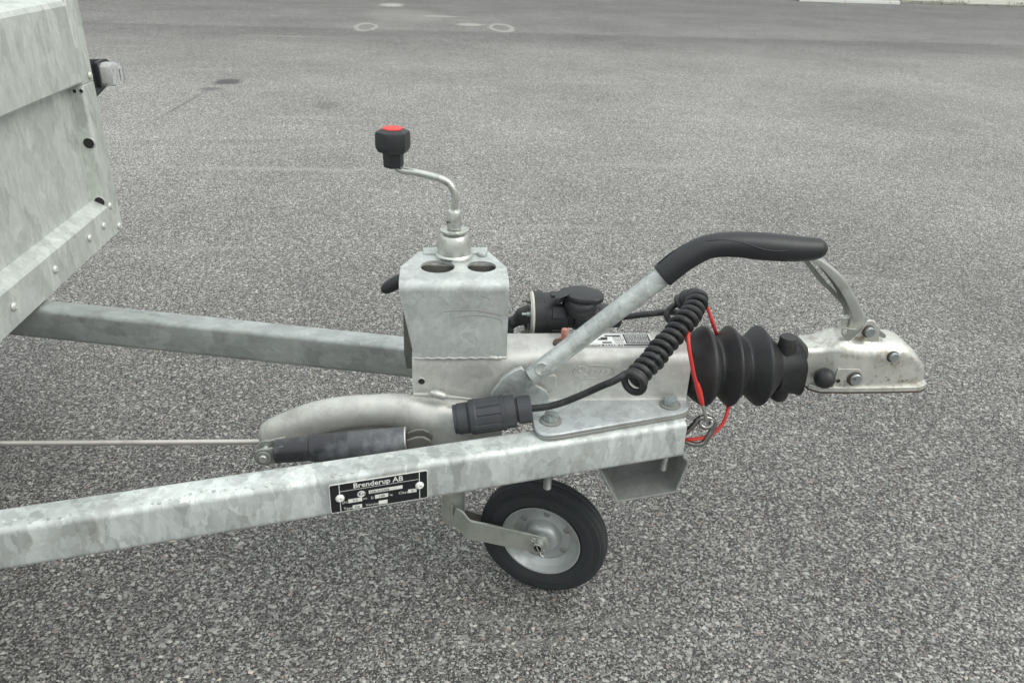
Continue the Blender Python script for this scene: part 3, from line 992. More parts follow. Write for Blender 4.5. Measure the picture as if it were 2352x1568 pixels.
obj('roll_pin', MB().lathe(PY(1029.5, 510, JY - .009), (-.5, -.86, 0), [(0, .0018), (.002, .0018)], 10), M['rust_shade'], crank)
# faceted knob with a red cap
kY = JY + .020
kb = PY(905.5, 382, kY); kt = PY(900, 289.5, kY)
kz = [PY(902, v, kY).z for v in (383, 351, 342, 300, 288)]
kx = (kb.x + kt.x) / 2
s_k = mpp(Vector((kx, kY, kz[2])))
def oct_ring(c, r, z, rot=rad(14), n=36, sharpn=.85):
    out = []
    for j in range(n):
        a = 2 * PI * j / n
        o8 = math.cos(PI / 6) / math.cos((a % (PI / 3)) - PI / 6)
        rr_ = r * (1 + (o8 / .955 - 1) * sharpn)
        out.append(Vector((c[0] + rr_ * math.cos(a + rot), c[1] + rr_ * math.sin(a + rot), z)))
    return out
kr = []
def kd_(v): return PY(902, v, kY).z
kc = (kx, kY)
vis = math.cos(rad(17))
Hk = kz[3] - kz[2]
for r_, z_ in ((21.5, kz[0]), (23, kz[0] + .002), (23.2, kz[1]), (34, kz[1] + .002), (38.5, kz[2] + .002), (39.5, kz[2] + .006), (39, kz[3] - .004), (37, kz[3] - .001), (27, kz[4] - .005), (25, kz[4] - .0045)):
    kr.append(oct_ring(kc, r_ * s_k, z_))
knob = obj('knob', MB().loft(kr), M['plastic'], crank, sharp=24)
rc = [oct_ring(kc, r_ * s_k, z_) for r_, z_ in ((24.3, kz[4] - .0046), (24.3, kz[4] - .0036), (22.5, kz[4] - .0030), (1, kz[4] - .0028))]
obj('knob_inset', MB().loft(rc), M['red'], crank, sharp=30)

# clamp handle behind the bracket
hp = [PY(u, v, .045) for u, v in ((950, 632), (930, 640), (912, 648), (896, 657), (884, 665), (878.5, 670))]
obj('clamp_handle', MB().tube(hp, [.0098, .0098, .0100, .0094, .0074, .0030], 16, sub=3), M['plastic'], T)

# ---- jockey wheel
yawW = rad(-22)      # heading of the wheel plane
WD = Vector((math.cos(yawW), math.sin(yawW), 0)); WN = Vector((math.sin(yawW), -math.cos(yawW), 0))  # WN faces the camera
RT = .1080
WHW = .0205
rc_ = PY(1245, 1240, 0.0)
# near rim plane centre on the viewing ray, wheel standing on the asphalt
best = None
for i in range(400):
    Yc = -.08 + i * .0004
    p = PY(1243.5, 1237, Yc)
    if best is None or abs(p.z - RT) < abs(best.z - RT): best = p
wc = Vector((best.x, best.y, RT)) - WN * (WHW * .55)
RR = 92.5 * mpp(wc) / math.cos(rad(24) - rad(3)) if False else .0660
tp = [(-WHW * .62, RR - .001), (-WHW * .86, RR + .004), (-WHW * .98, RR + .014), (-WHW, RR + .020), (-WHW * .97, RR + .023), (-WHW * .93, RR + .0234), (-WHW * .94, RR + .026), (-WHW * .89, RR + .0264), (-WHW * .90, RR + .0292), (-WHW * .84, RR + .0296), (-WHW * .84, RR + .0335), (-WHW * .76, RR + .0345), (-WHW * .66, RT - .0022), (-WHW * .5, RT - .001),
      (-WHW * .30, RT), (-WHW * .28, RT - .0018), (-WHW * .22, RT - .0018), (-WHW * .2, RT), (WHW * .2, RT), (WHW * .22, RT - .0018), (WHW * .28, RT - .0018), (WHW * .3, RT), (WHW * .5, RT - .001), (WHW * .66, RT - .0022), (WHW * .76, RR + .0345), (WHW * .84, RR + .0335), (WHW * .84, RR + .0296), (WHW * .90, RR + .0292), (WHW * .89, RR + .0264), (WHW * .94, RR + .026), (WHW * .93, RR + .0234), (WHW * .97, RR + .023), (WHW, RR + .020), (WHW * .98, RR + .014), (WHW * .86, RR + .004), (WHW * .62, RR - .001)]
wheel_tyre = MB().lathe(wc, WN, tp, 72, cap=False)
rw = WHW
rp2 = [(-rw * .8, RR), (-rw * .5, RR - .012), (-rw * .2, RR - .02), (rw * .1, RR - .018), (rw * .45, RR - .006), (rw * .80, RR - .0008), (rw * .88, RR + .0012), (rw * .86, RR - .0012), (rw * .62, RR - .004), (rw * .24, RR - .010), (-rw * .02, RR - .016), (-rw * .10, RR - .022), (-rw * .06, RR - .030), (rw * .00, RR - .0345), (rw * .30, RR - .037), (rw * .62, .0265), (rw * .78, .0225), (rw * .82, .0150), (rw * 1.3, .0135), (rw * 1.3, .008)]
jw = obj('jockey_wheel', MB().lathe(wc, WN, rp2, 72, cap=True), M['rim'], T, sharp=40)
obj('tyre', wheel_tyre, M['tyre'], jw, sharp=30)
for k in range(6):
    a = rad(25 + 60 * k)
    rdir = WD * math.cos(a) + Vector((0, 0, 1)) * math.sin(a)
    pp = wc + WN * (-rw * .085) + rdir * .0425
    m_ = MB().lathe(pp, WN, [(0, .0058), (.0008, .0056), (.0014, .0040), (.0006, .0034), (.0012, .0018), (.0014, .0004)], 16)
    obj('rim_rivet', m_, M['castdark'], jw, sharp=40)
# fork
arm_c = wc + WN * (rw * 1.32)
def fork_arm(side):
    base = Vector((JX + .012, JY, 0)) + WN * (.024 * side)
    ends = wc + WN * (rw * 1.32 * side)
    m_ = MB()
    if side > 0:
        px = [(1048, 1189), (1060, 1182), (1075, 1190), (1110, 1203), (1158, 1220), (1200, 1240)]
    z_hi = [PY(1052, 1160, JY - .02).z, None]
    top0 = Vector((JX, JY, 0)) + WN * (.0235 * side) + WD * .008
    zt0 = PY(1055, 1164, top0.y).z
    zb0 = PY(1055, 1208, top0.y).z
    zm = (zt0 + zb0) / 2
    cl = [Vector((top0.x, top0.y, zm)), Vector((top0.x, top0.y, zm)) + WD * .014 + WN * side * .0015 + Vector((0, 0, -.004)), Vector((top0.x, top0.y, zm)) + WD * .032 + WN * side * .0075 + Vector((0, 0, -.012))]
    tgt = Vector((ends.x, ends.y, wc.z))
    a_ = cl[-1]
    dirv = (tgt - a_)
    for f_ in (.25, .5, .75, .9):
        cl.append(a_ + dirv * f_)
    hw_ = (zt0 - zb0) / 2
    halfw = [hw_ * .98, hw_ * .98, hw_ * .96, hw_ * .93, hw_ * .92, hw_ * .9, hw_ * .88]
    cl, halfw = smooth_path(cl, halfw, 5)
    # outline as top/bottom pair plus a rounded end
    tops, bots = [], []
    for i, p in enumerate(cl):
        t_ = (cl[min(i + 1, len(cl) - 1)] - cl[max(i - 1, 0)]).normalized()
        n_ = Vector((0, 0, 1)); n_ = (n_ - t_ * n_.dot(t_)).normalized()
        tops.append(p + n_ * halfw[i]); bots.append(p - n_ * halfw[i])
    t_ = (cl[-1] - cl[-2]).normalized(); n_ = Vector((0, 0, 1)); n_ = (n_ - t_ * n_.dot(t_)).normalized()
    ec, er = tgt - t_ * .001, halfw[-1]
    arc = [ec + n_ * er * math.cos(a) + t_ * er * math.sin(a) for a in (PI * k / 10 for k in range(11))]
    tops = tops[:-1]; bots = bots[:-1]
    up_ = tops + arc[:6]
    dn_ = bots + arc[5:][::-1]
    thv = WN * side * .004
    vs, fs = [], []
    n2 = len(up_)
    for a, b_ in zip(up_, dn_):
        vs += [a, b_, a - thv, b_ - thv]
    for i in range(n2 - 1):
        o_ = i * 4; q_ = o_ + 4
        fs += [(o_, q_, q_ + 1, o_ + 1), (o_ + 2, o_ + 3, q_ + 3, q_ + 2), (o_, o_ + 2, q_ + 2, q_), (o_ + 1, q_ + 1, q_ + 3, o_ + 3)]
    fs += [(0, 1, 3, 2)]
    m_.faces(vs, fs)
    return m_, tgt
fa, tgt = fork_arm(1)
fork = obj('wheel_fork', fa, M['fork'], T, sharp=35, bevel=.0006)
fb, tgt2 = fork_arm(-1)
obj('fork_arm', fb, M['dark'], fork, sharp=35)  # far arm set darker than the near arm
# lower tube the fork is welded to
zlo = PY(1058, 1207, JY - .02).z
lowt = MB().lathe(Vector((JX, JY, zlo)), (0, 0, 1), [(0, .0155), (.0005, .0195), (.12, .0195)], 28)
obj('fork_stem', lowt, M['fork'], fork)
ws = Vector((JX, JY, 0)) + WN * .0235 + WD * .006
obj('weld_seam', MB().tube([Vector((ws.x, ws.y, PY(1052, 1160, ws.y).z - i * .0035 + .001 * math.sin(i * 2))) for i in range(9)], [.0024, .0028, .0022, .0027, .0022, .0026, .0022, .0026, .0018], 8), M['fork'], fork, sharp=80)
# axle tube with split pin
ax0 = wc + WN * (rw * 1.25)
axl = MB()
ringso = [[ax0 + WN * t_ + (WD * math.cos(a) + Vector((0, 0, 1)) * math.sin(a)) * r_ for a in (2 * PI * k / 24 for k in range(24))] for t_, r_ in ((0, .0088), (.0105, .0088), (.011, .0082), (.011, .0066), (.004, .0064))]
axl.loft(ringso)
obj('axle', axl, M['zinc'], jw)
obj('axle_bore', MB().lathe(ax0 + WN * .0042, WN, [(0, .0066), (.002, .0066)], 20), M['hole'], jw)  # dark disc in place of the shade inside the axle tube
obj('axle_washer', MB().lathe(ax0 + WN * .001, WN, [(0, .013), (.0022, .013), (.0024, .009)], 28), M['zinc'], jw)
pinc = ax0 + WN * .0095
pd_ = (WD * .45 - Vector((0, 0, 1)) * .89).normalized()
pm = MB().tube([pinc - pd_ * .014, pinc + pd_ * .014, pinc + pd_ * .017 + WD * .004], .0011, 8)
lp_ = [pinc - pd_ * .014 + (WD * math.cos(a) + Vector((0, 0, 1)) * math.sin(a)) * .0034 - pd_ * .0034 for a in (2 * PI * k / 12 for k in range(13))]
pm.tube(lp_, .0011, 8)
obj('split_pin', pm, M['zinc'], jw)

# ---- gaiter
XG = lambda u: PY(u, 840, 0).x
zgt, zgb = PY(1672, 744, 0).z, PY(1672, 931, 0).z
ZG = (zgt + zgb) / 2
RG = (zgt - zgb) / 2 * math.cos(rad(29.5))
gx = [(1572, .66), (1582, .74), (1598, .88), (1608, .96), (1613, .99), (1618, .985), (1623, .945), (1632, .83), (1636, .74), (1642, .70), (1648, .74), (1658, .855), (1667, .955), (1671, .992), (1675, .992), (1679, .95), (1689, .83), (1699, .74), (1705, .70), (1711, .74), (1722, .855), (1732, .955), (1737, .995), (1741, .992), (1746, .94), (1757, .81), (1768, .68), (1775, .60), (1782, .565), (1790, .55), (1802, .55)]
# smooth the profile
prof = [(XG(u) - XG(1572), RG * k) for u, k in gx]
gpts, _ = smooth_path([Vector((a, b_, 0)) for a, b_ in prof], [0] * len(prof), 3)
gait = obj('gaiter', MB().lathe(Vector((XG(1572), 0, ZG)), (1, 0, 0), [(p.x, p.y) for p in gpts], 64), M['rubber'], T, sharp=60)
# squared collar of the gaiter
x0c, x1c = XG(1779), PY(1852.5, 868, -.034).x
rings = []
for f_, ww, hh2, rr_ in ((0, .070, .070, .032), (.12, .068, .069, .028), (.4, .067, .070, .024), (.80, .069, .072, .023), (.90, .072, .075, .024), (.97, .073, .0765, .024), (1.0, .071, .0745, .023), (1.0, .064, .068, .020)):
    x = x0c + (x1c - x0c) * f_
    rings.append([Vector((x - (max(0, b_) / .037) ** 2 * .006 * f_, a, ZG - .003 + b_)) for a, b_ in rrect(ww, hh2, rr_, 6)])
obj('collar', MB().loft(rings), M['rubber'], gait, sharp=45)
def stub(u, v, dz, h, r, Y=0.0):
    p = PY(u, v, Y)
    return MB().lathe(p, (0, 0, dz), [(-.012, r * 1.05), (0, r), (h * .9, r * .98), (h, r * .9), (h, r * .2)], 24)
obj('stub', stub(1808, 795, 1, .016, .0135, -.008), M['rubber'], gait)
sp = PY(1791, 893, -.008)
obj('stub', MB().lathe(sp + Vector((0, 0, .006)), (0, 0, -1), [(0, .0135), (.016, .0135), (.022, .011), (.0255, .006), (.0265, .001)], 24), M['rubber'], gait)

# ---- coupling head
def csec(u, w, v_fold, v_bot, rt, tz=0.0, rb=.004):
    x = PY(u, 860, -w).x
    zt_ = PY(u, v_fold, -w + rt * .35).z + tz
    zb_ = PY(u, v_bot, -w).z
    pts = []
    for k in range(9):
        a = rad(90 * k / 8)
        pts.append((-w + rt - rt * math.sin(a), zt_ - rt * .8 + rt * .8 * math.cos(a)))
    pts.append((-w, (zt_ - rt + zb_) / 2))
    pts.append((-w, zb_))
    left = pts[::-1]
    right = [(-y, z) for y, z in pts]
    return [Vector((x, y, z)) for y, z in left + right]
secs = [csec(1846, .026, 798, 885, .012), csec(1875, .026, 796.5, 888, .012), csec(1886, .0268, 794, 889, .0125), csec(1897, .0285, 790.5, 889.5, .0145), csec(1908, .0308, 787.5, 890, .017), csec(1919, .0330, 785.5, 890.5, .0195), csec(1932, .0348, 785, 891, .022),
        csec(1950, .0355, 785, 891, .024), csec(2000, .0355, 786, 892, .026), csec(2040, .0355, 786, 892, .026), csec(2062, .0355, 788, 892, .024), csec(2078, .035, 795, 892, .021), csec(2096, .034, 809, 891, .019), csec(2110, .0325, 822, 890, .017), csec(2119, .0295, 834, 889, .015), csec(2123.5, .0255, 846, 888, .012), csec(2125, .020, 862, 888, .008)]
coup = obj('coupling_head', MB().loft(secs), M['coupler'], T, sharp=50)
# lower rim flange
fr = []
for u, v, y in ((1855, 893, -.0275), (1870, 898, -.033), (1885, 899, -.0375), (1960, 899.5, -.039), (2060, 899, -.039), (2112, 896.5, -.038), (2125, 893, -.030)):
    p = PY(u, v, y); fr.append(Vector((p.x, y, p.z)))
tipx = fr[-1].x + .004
loopn = fr + [Vector((tipx, -.012, fr[-1].z)), Vector((tipx, .012, fr[-1].z))] + [Vector((p.x, -p.y, p.z)) for p in fr[::-1]]
zav = sum(p.z for p in fr) / len(fr)
loopn = [Vector((p.x, p.y, zav)) for p in loopn]
obj('lower_rim', MB().slab(loopn, (0, 0, .0075)), M['coupler'], coup, bevel=.002, bseg=3)
obj('rim_shadow_gap', MB().slab([Vector((p.x, p.y * 1.01, p.z - .0022)) for p in loopn], (0, 0, .0020)), M['rust_shade'], coup).name = 'rim_shadow_strip'  # dark strip put in for the shadow line under the rim
rsp = random.Random(5)
def rust_patch(u, v, r_, Y, n=9):
    c_ = PY(u, v, Y)
    lp = [Vector((c_.x + r_ * rsp.uniform(.5, 1.25) * math.cos(2 * PI * k / n), Y, c_.z + r_ * rsp.uniform(.4, 1.0) * math.sin(2 * PI * k / n))) for k in range(n)]
    m_ = MB().slab(lp, (0, .0006, 0))
    return obj('chipped_spot', m_, M['chip'], coup)
for u, v, r_, Y in ((1978, 778, .0052, -.0216), (1967, 775, .003, -.0216), (2041, 872, .0030, -.0362), (2036, 866, .0016, -.0362), (2011, 843, .0014, -.0362), (2025, 877, .0012, -.0362), (2074, 875, .0028, -.0362), (2083, 873, .0018, -.0362), (2066, 877, .0016, -.0362), (2013, 864, .0014, -.0362), (2049, 836, .0024, -.0362)):
    rust_patch(u, v, r_, Y)
# raised side plate behind ball and stamped bolt
sp_ = [PY(u, v, -.0362) for u, v in ((1912, 889), (1917, 868), (1926, 848), (1975, 848), (1979, 853), (1980, 889))]
obj('side_plate', MB().slab(sp_, (0, .003, 0)), M['coupler'], coup, bevel=.0007)
def disc_bolt(u, v, Y, r, h, name='pin_head', mat='bolt', parent=coup):
    p = PY(u, v, Y)
    obj('pin_gap_shade', MB().lathe(p + Vector((-.0006, -.0002, -.0004)), (0, -1, 0), [(0, r * 1.24), (.0008, r * 1.24), (.001, r)], 24), M['rust_shade'], parent)  # dark ring paints the shaded gap around the pin head
    return obj(name, MB().lathe(p, (0, -1, 0), [(-.004, r * 1.02), (0, r * 1.02)] if False else [(-.004, r * 1.02), (0, r * .98), (.0005, r * .98), (h * .75, r), (h, r * .88), (h, .001)], 28), M[mat], parent)
disc_bolt(2051, 818, -.035, .0072, .006)
p9 = disc_bolt(1963.5, 869, -.037, .0090, .006)
q9 = PY(1963.5, 869, -.043)
text_obj('stamp', '8.8', .0062, q9 + Vector((-.0055, -.0004, .0000)), Vector((.86, 0, -.5)), Vector((.5, 0, .86)), M['rust_shade'], coup)
ball = PY(1894, 868.5, -.040)
obj('cover_ball', MB().sphere(ball, 23.7 * mpp(ball), 32, 20), M['rubber'], coup)
q = PY(1925.5, 875, -.0375); obj('hole', MB().lathe(Vector((q.x, -.0370, q.z)), (0, -1, 0), [(0, .0030), (.0006, .0030)], 16), M['hole'], coup)  # dark disc painted as the hole's inner shade
# pivot ears for the latch lever
for s_, Ye in ((1, -.021), (-1, .017)):
    er = [PY(u, v, -.021) for u, v in ((1945, 787), (1962, 775), (1975, 763), (1984, 750), (1992, 738), (2000, 735), (2010, 738), (2017, 748), (2020, 760), (2021, 790), (2021, 800), (1945, 800))]
    er = [Vector((max(p.x, er[3].x) if s_ < 0 else p.x, Ye, p.z)) for p in er]
    obj('pivot_ear', MB().slab(er, (0, .004, 0)), M['coupler'] if s_ > 0 else M['latch'], coup, bevel=.0012)
disc_bolt(1995.5, 760, -.022, .0075, .007)
# latch lever: pressed channel curving up to the grip
outer_px = [(1876, 590), (1892, 598), (1914, 614), (1934, 632), (1952, 656), (1966, 680), (1978, 704), (1990, 728)]
inner_px = [(1852, 598), (1880, 615), (1901, 637), (1922, 664), (1938, 690), (1948, 712), (1953, 728), (1955, 748)]
Yl0, Yl1 = -.017, .015
def smoothpx(px, n=3):
    pts, _ = smooth_path([Vector((a, b_, 0)) for a, b_ in px], [0] * len(px), n)
    return [(p.x, p.y) for p in pts]
op, ip = smoothpx(outer_px), smoothpx(inner_px)
chn = MB()
rings = []
for (ou, ov), (iu, iv) in zip(op, ip):
    O_ = PY(ou, ov, Yl0); I_ = PY(iu, iv, Yl0)
    dv = (I_ - O_) * .82
    rnd_ = .004
    t_ = 0.0022
    dn = dv.normalized()
    sec = [O_ + dv, O_ + dn * rnd_, O_ + dn * .0012 + Vector((0, .0012, 0)), O_ + Vector((0, rnd_, 0)),
           O_ + Vector((0, Yl1 - Yl0 - rnd_, 0)), O_ + dn * .0012 + Vector((0, Yl1 - Yl0 - .0012, 0)), O_ + dn * rnd_ + Vector((0, Yl1 - Yl0, 0)), O_ + dv + Vector((0, Yl1 - Yl0, 0)),
           O_ + dv + Vector((0, Yl1 - Yl0 - t_, 0)), O_ + dn * rnd_ + Vector((0, Yl1 - Yl0 - t_, 0)), O_ + dn * (rnd_) + Vector((0, t_ + .001, 0)), O_ + dv + Vector((0, t_, 0))]
    rings.append(sec)
chn.loft(rings)
latch = obj('latch_lever', chn, M['latch'], T, sharp=50)
fs1 = smoothpx([(1846, 600), (1860, 619), (1883, 648), (1907, 671), (1934, 700), (1950, 727)])
fs2 = smoothpx([(1856, 596), (1874, 618), (1896, 645), (1918, 668), (1941, 694), (1955, 722)])
stp = MB()
stp.slab([PY(u, v, .012) for u, v in fs1] + [PY(u, v, .012) for u, v in fs2[::-1]], (0, .0025, 0))
obj('latch_strap', stp, M['latch'], latch)
for Yk, px in ((-.0205, [(1935, 756), (1941, 752), (1952, 755), (1968, 757), (1985, 748), (1990, 760), (1970, 776), (1953, 782), (1940, 778), (1934, 768)]),
               (.020, [(1918, 737), (1926, 731.5), (1940, 731), (1958, 731), (1962, 750), (1940, 751), (1926, 752), (1919, 747)])):
    l3 = [PY(u, v, Yk) for u, v in px]
    hc_ = PY(1941.5, 761, Yk) if Yk < 0 else PY(1928.5, 741, Yk)
    hl = [Vector((hc_.x + .0040 * math.cos(2 * PI * k / 16), Yk, hc_.z + .0040 * math.sin(2 * PI * k / 16))) for k in range(16)]
    obj('latch_tongue', MB().slab(l3, (0, .003, 0), [hl]), M['latch'], latch, bevel=.0005)
tg = [PY(u, v, -.019) for u, v in ((2014, 752), (2019, 748), (2022, 760), (2030, 764), (2036, 770), (2034, 777), (2024, 776), (2014, 770))]
obj('safety_catch', MB().slab(tg, (0, .006, 0)), M['latch'], latch, bevel=.0008)

# ---- handbrake lever
YL = -.062
lv = [(1222, 864), (1236, 852.5), (1300, 803), (1400, 727), (1517, 638.5), (1530, 628)]
lpts = [PY(u, v, YL) for u, v in lv]
rL = 22.6 * mpp(PY(1400, 727, YL))
lever = obj('handbrake_lever', MB().tube(lpts, rL, 36), M['lever'], T, sharp=50)
q = PY(1243, 847, YL - rL * .93)
obj('spot_weld', MB().lathe(q, (0, -1, .1), [(-.003, .0094), (.0000, .0094), (.0004, .0084), (.0001, .0080), (.0002, .001)], 24), M['lever'], lever, sharp=70)
gpx = [(264, 566, 121), (350, 495, 121), (450, 420, 120), (540, 365, 120), (620, 322, 118), (720, 288, 116), (850, 273, 118), (1000, 273, 123), (1200, 288, 132), (1400, 304, 130), (1550, 313, 121), (1660, 314, 112), (1740, 310, 100), (1785, 309, 78), (1812, 308, 46), (1824, 308, 12)]
cG = lambda x, y: (1458.3 + x * .2418, 495.8 + y * .2418)
gp_, gr_ = [], []
for x, y, r_ in gpx:
    u, v = cG(x, y); p = PY(u, v, YL); gp_.append(p); gr_.append(r_ * .2418 * mpp(p))
# blunt lower lip
grip = obj('grip', MB().tube([gp_[0] + (gp_[0] - gp_[1]).normalized() * .0005] + gp_, [gr_[0] * .93] + gr_, 40, sub=3), M['grip'], lever, sharp=60)
sm_ = []
for x, y in ((215, 455), (330, 360), (450, 290), (560, 252), (700, 234), (850, 228), (980, 245), (1100, 280), (1220, 318), (1330, 334), (1430, 328), (1520, 298), (1620, 262), (1720, 243), (1770, 243)):
    # point on the grip's surface under this outline position
    best_ = min(range(len(gp_)), key=lambda i: abs(gpx[i][0] - x))
    i0 = max(0, min(len(gpx) - 2, next((i for i in range(len(gpx) - 1) if gpx[i + 1][0] >= x), len(gpx) - 2)))
    f_ = (x - gpx[i0][0]) / (gpx[i0 + 1][0] - gpx[i0][0])
    cyy = gpx[i0][1] + (gpx[i0 + 1][1] - gpx[i0][1]) * f_; rr_ = gpx[i0][2] + (gpx[i0 + 1][2] - gpx[i0][2]) * f_
    k_ = min(.93, abs(cyy - y) / rr_)
    off = math.sqrt(1 - k_ * k_) * rr_ * .2418 * mpp(gp_[i0])
    u, v = cG(x, y)
    d_ = ray(u, v).normalized()
    gC = gp_[i0].lerp(gp_[i0 + 1], max(0, min(1, f_)))
    cc_ = CAM + ray(u, v) * (gC - CAM).dot(_f)
    sm_.append(cc_ - d_ * (off + .0011))
obj('seam', MB().tube(sm_, .0009, 6, sub=4), M['grip'], lever, sharp=80)
# fan shaped foot of the lever
ft = [PY(u, v, -.0585) for u, v in ((1128, 906), (1133, 899), (1156, 868), (1180, 852), (1198, 846), (1207, 855), (1222, 880), (1240, 890), (1256, 900), (1262, 912), (1258, 922), (1240, 930), (1170, 960), (1120, 960))]
foot = obj('lever_foot', MB().slab(ft, (0, .008, 0)), M['lever'], lever, bevel=.0008)
ft2 = [PY(u, v, -.044) for u, v in ((1225, 872), (1272, 860), (1279, 866), (1279, 892), (1262, 900), (1240, 895))]
obj('inner_ear', MB().slab(ft2, (0, .004, 0)), M['housing'], lever, bevel=.0015)

# ---- brake arm casting
YA = -.040
apx = [(612, 1012, 20), (598, 1003, 19), (612, 1001, 31), (640, 990, 37), (680, 976, 40), (725, 960, 40), (770, 950, 40), (815, 944, 39), (860, 941, 38), (905, 941, 40), (950, 948, 46), (995, 963, 58), (1040, 980, 66), (1090, 990, 66), (1150, 990, 52)]
ap, ar = [], []
for u, v, r_ in apx:
    p = PY(u, v, YA); ap.append(p); ar.append(r_ * mpp(p))
arm = obj('brake_arm', MB().tube(ap[1:], ar[1:], 32, sub=4, flat=.78), M['cast'], T, sharp=60)
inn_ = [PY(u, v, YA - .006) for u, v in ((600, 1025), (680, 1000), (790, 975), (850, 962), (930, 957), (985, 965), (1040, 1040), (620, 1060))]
obj('inner_web', MB().slab(inn_, (0, .006, 0)), M['castdark'], arm)  # web's dark base colour holds the shade inside the channel
# weld with a raised slug where the casting meets the housing
wl_ = [PY(u, v, -.052) for u, v in ((950, 905), (985, 906), (1020, 910), (1060, 914), (1090, 918))]
obj('weld_seam', MB().tube(wl_, [.002, .003, .0028, .002, .0015], 8, sub=4), M['housing'], arm)
wl2 = [PY(u, v, -.056) for u, v in ((988, 901), (1002, 904), (1018, 909), (1030, 912))]
obj('weld_slug', MB().tube(wl2, [.003, .0058, .0055, .002], 12, sub=4), M['cast'], arm)

# ---- brake rod
ra, rb_ = PY(-260, 1021, -.012), PY(600, 1014, -.012)
obj('brake_rod', MB().tube([ra, PY(0, 1018, -.012), rb_], 6.4 * mpp(rb_), 16), M['rod'], T)

# ---- damper with clevises
YD = -.100
da, db = PY(620, 1037, YD), PY(937, 1011.5, YD)
dd = (db - da).normalized(); dl = (db - da).length
sD = mpp((da + db) / 2)
def pu(u): return (u - 620) / (937 - 620) * dl
dm_ = MB().lathe(da, dd, [(pu(632), 24 * sD), (pu(635), 27.5 * sD), (pu(712), 28.5 * sD), (pu(715), 31.0 * sD), (pu(735), 32.5 * sD), (pu(925), 32.5 * sD), (pu(932), 31 * sD), (pu(935), 27 * sD)], 48)
dmp = obj('damper', dm_, M['damper'], T, sharp=35)
obj('dusty_sleeve', MB().lathe(da, dd, [(pu(800), 32.4 * sD), (pu(812), 32.9 * sD), (pu(924), 32.9 * sD), (pu(930), 31.8 * sD)], 48, cap=False), M['sleeve'], dmp, sharp=60)
obj('end_ring', MB().lathe(da, dd, [(pu(931), 32.9 * sD), (pu(934), 32.9 * sD), (pu(935), 31 * sD)], 48), M['zinc'], dmp)
for yy_, u0, vv in ((YD - .010, 605.5, 1051), (YD + .010, 612, 1030)):
    c_ = PY(605.5, 1050.5, YD - .010); c_ = Vector((c_.x, yy_, c_.z))
    rr_ = .0125
    e_ = PY(634, 1042, YD)
    lug = [c_ + Vector((rr_ * math.cos(a), 0, rr_ * math.sin(a))) for a in (rad(75 + 210 * k / 14) for k in range(15))]
    lug += [Vector((e_.x + .012, yy_, c_.z - rr_ * .9 + .004)), Vector((e_.x + .012, yy_, c_.z + rr_ * 1.1 + .004))]
    obj('clevis', MB().slab(lug, (0, .0045, 0)), M['castdark'], dmp, bevel=.0012)
c_ = PY(605.5, 1050.5, YD - .012)
obj('clevis_ring', MB().lathe(c_, (0, -1, 0), [(0, .0098), (.0018, .0098), (.0022, .0085), (.0016, .007)], 28), M['castdark'], dmp)
obj('clevis_pin', MB().lathe(c_, (0, -1, 0), [(-.03, .0056), (.004, .0056), (.0052, .0048), (.0054, .001)], 24), M['zinc'], dmp)
for yy_, vv in ((YD - .008, 0), (YD + .010, 0)):
    l4 = [PY(u, v, YD) for u, v in ((934, 1004), (955, 997), (975, 997), (988, 1004), (994, 1014), (990, 1030), (936, 1036))]
    l4 = [Vector((p.x, yy_, p.z)) for p in l4]
    obj('clevis', MB().slab(l4, (0, .004, 0)), M['dark'], dmp, bevel=.001)

# ---- nameplate on the near bar
def on_bar(u, v, off=0.0):
    d_ = ray(u, v)
    n_ = NN
    o_ = o_n + n_ * off
    t_ = (o_ - CAM).dot(n_) / d_.dot(n_)
    return CAM + d_ * t_
cTL, cTR, cBR, cBL = [on_bar(u, v) for u, v in ((752.4, 1102.5), (981, 1063), (983.5, 1142), (761, 1181.5))]
s0 = (cTL.dot(DN) + cBL.dot(DN)) / 2; s1 = (cTR.dot(DN) + cBR.dot(DN)) / 2
zT = (cTL.z + cTR.z) / 2; zB_ = (cBL.z + cBR.z) / 2
zT = min(zT, ZB - .0086); zB_ = max(zB_, ZB - HB + .0060)
NW, NH = s1 - s0, zT - zB_
nb0 = o_n.dot(NN)
def npt(a, b_, off=.0): return DN * (s0 + NW * a) + NN * (nb0 + .0012 + off) + Vector((0, 0, zT - NH * b_))
def nrect(a0, b0, a1, b1, off, m_):
    m_.faces([npt(a0, b0, off), npt(a1, b0, off), npt(a1, b1, off), npt(a0, b1, off)], [(0, 1, 2, 3)])
def nround(a0, b0, a1, b1, off, r_, m_):
    w_, h_ = (a1 - a0) * NW, (b1 - b0) * NH
    pts = [npt((a0 + a1) / 2, (b0 + b1) / 2, off) + DN * x + Vector((0, 0, y)) for x, y in rrect(w_, h_, r_, 5)]
    m_.slab(pts, -NN * .0009)
m_ = MB(); nround(0, 0, 1, 1, 0, .0028, m_)
plate = obj('nameplate', m_, M['print'], T)
plate['label'] = 'black and white riveted nameplate reading Brenderup AB'
m_ = MB(); 
pts = [npt(.5, .5, .0002) + DN * x + Vector((0, 0, y)) for x, y in rrect(NW * .985, NH * .955, .0022, 5)]
m_.faces(pts, [tuple(range(len(pts)))])
obj('black_field', m_, M['black'], plate, smooth=False)
m_ = MB()
nrect(.097, .022, .104, .978, .0004, m_); nrect(.908, .022, .915, .978, .0004, m_); nrect(.104, .262, .908, .277, .0004, m_)
obj('printed_line', m_, M['print'], plate, smooth=False)
m_ = MB()
for a0, b0, a1, b1 in ((.39, .385, .735, .505), (.18, .585, .32, .72), (.45, .58, .585, .715), (.79, .58, .88, .71), (.22, .82, .315, .955), (.485, .81, .575, .945)):
    nrect(a0, b0, a1, b1, .0004, m_)
obj('printed_box', m_, M['print'], plate, smooth=False)
m_ = MB()
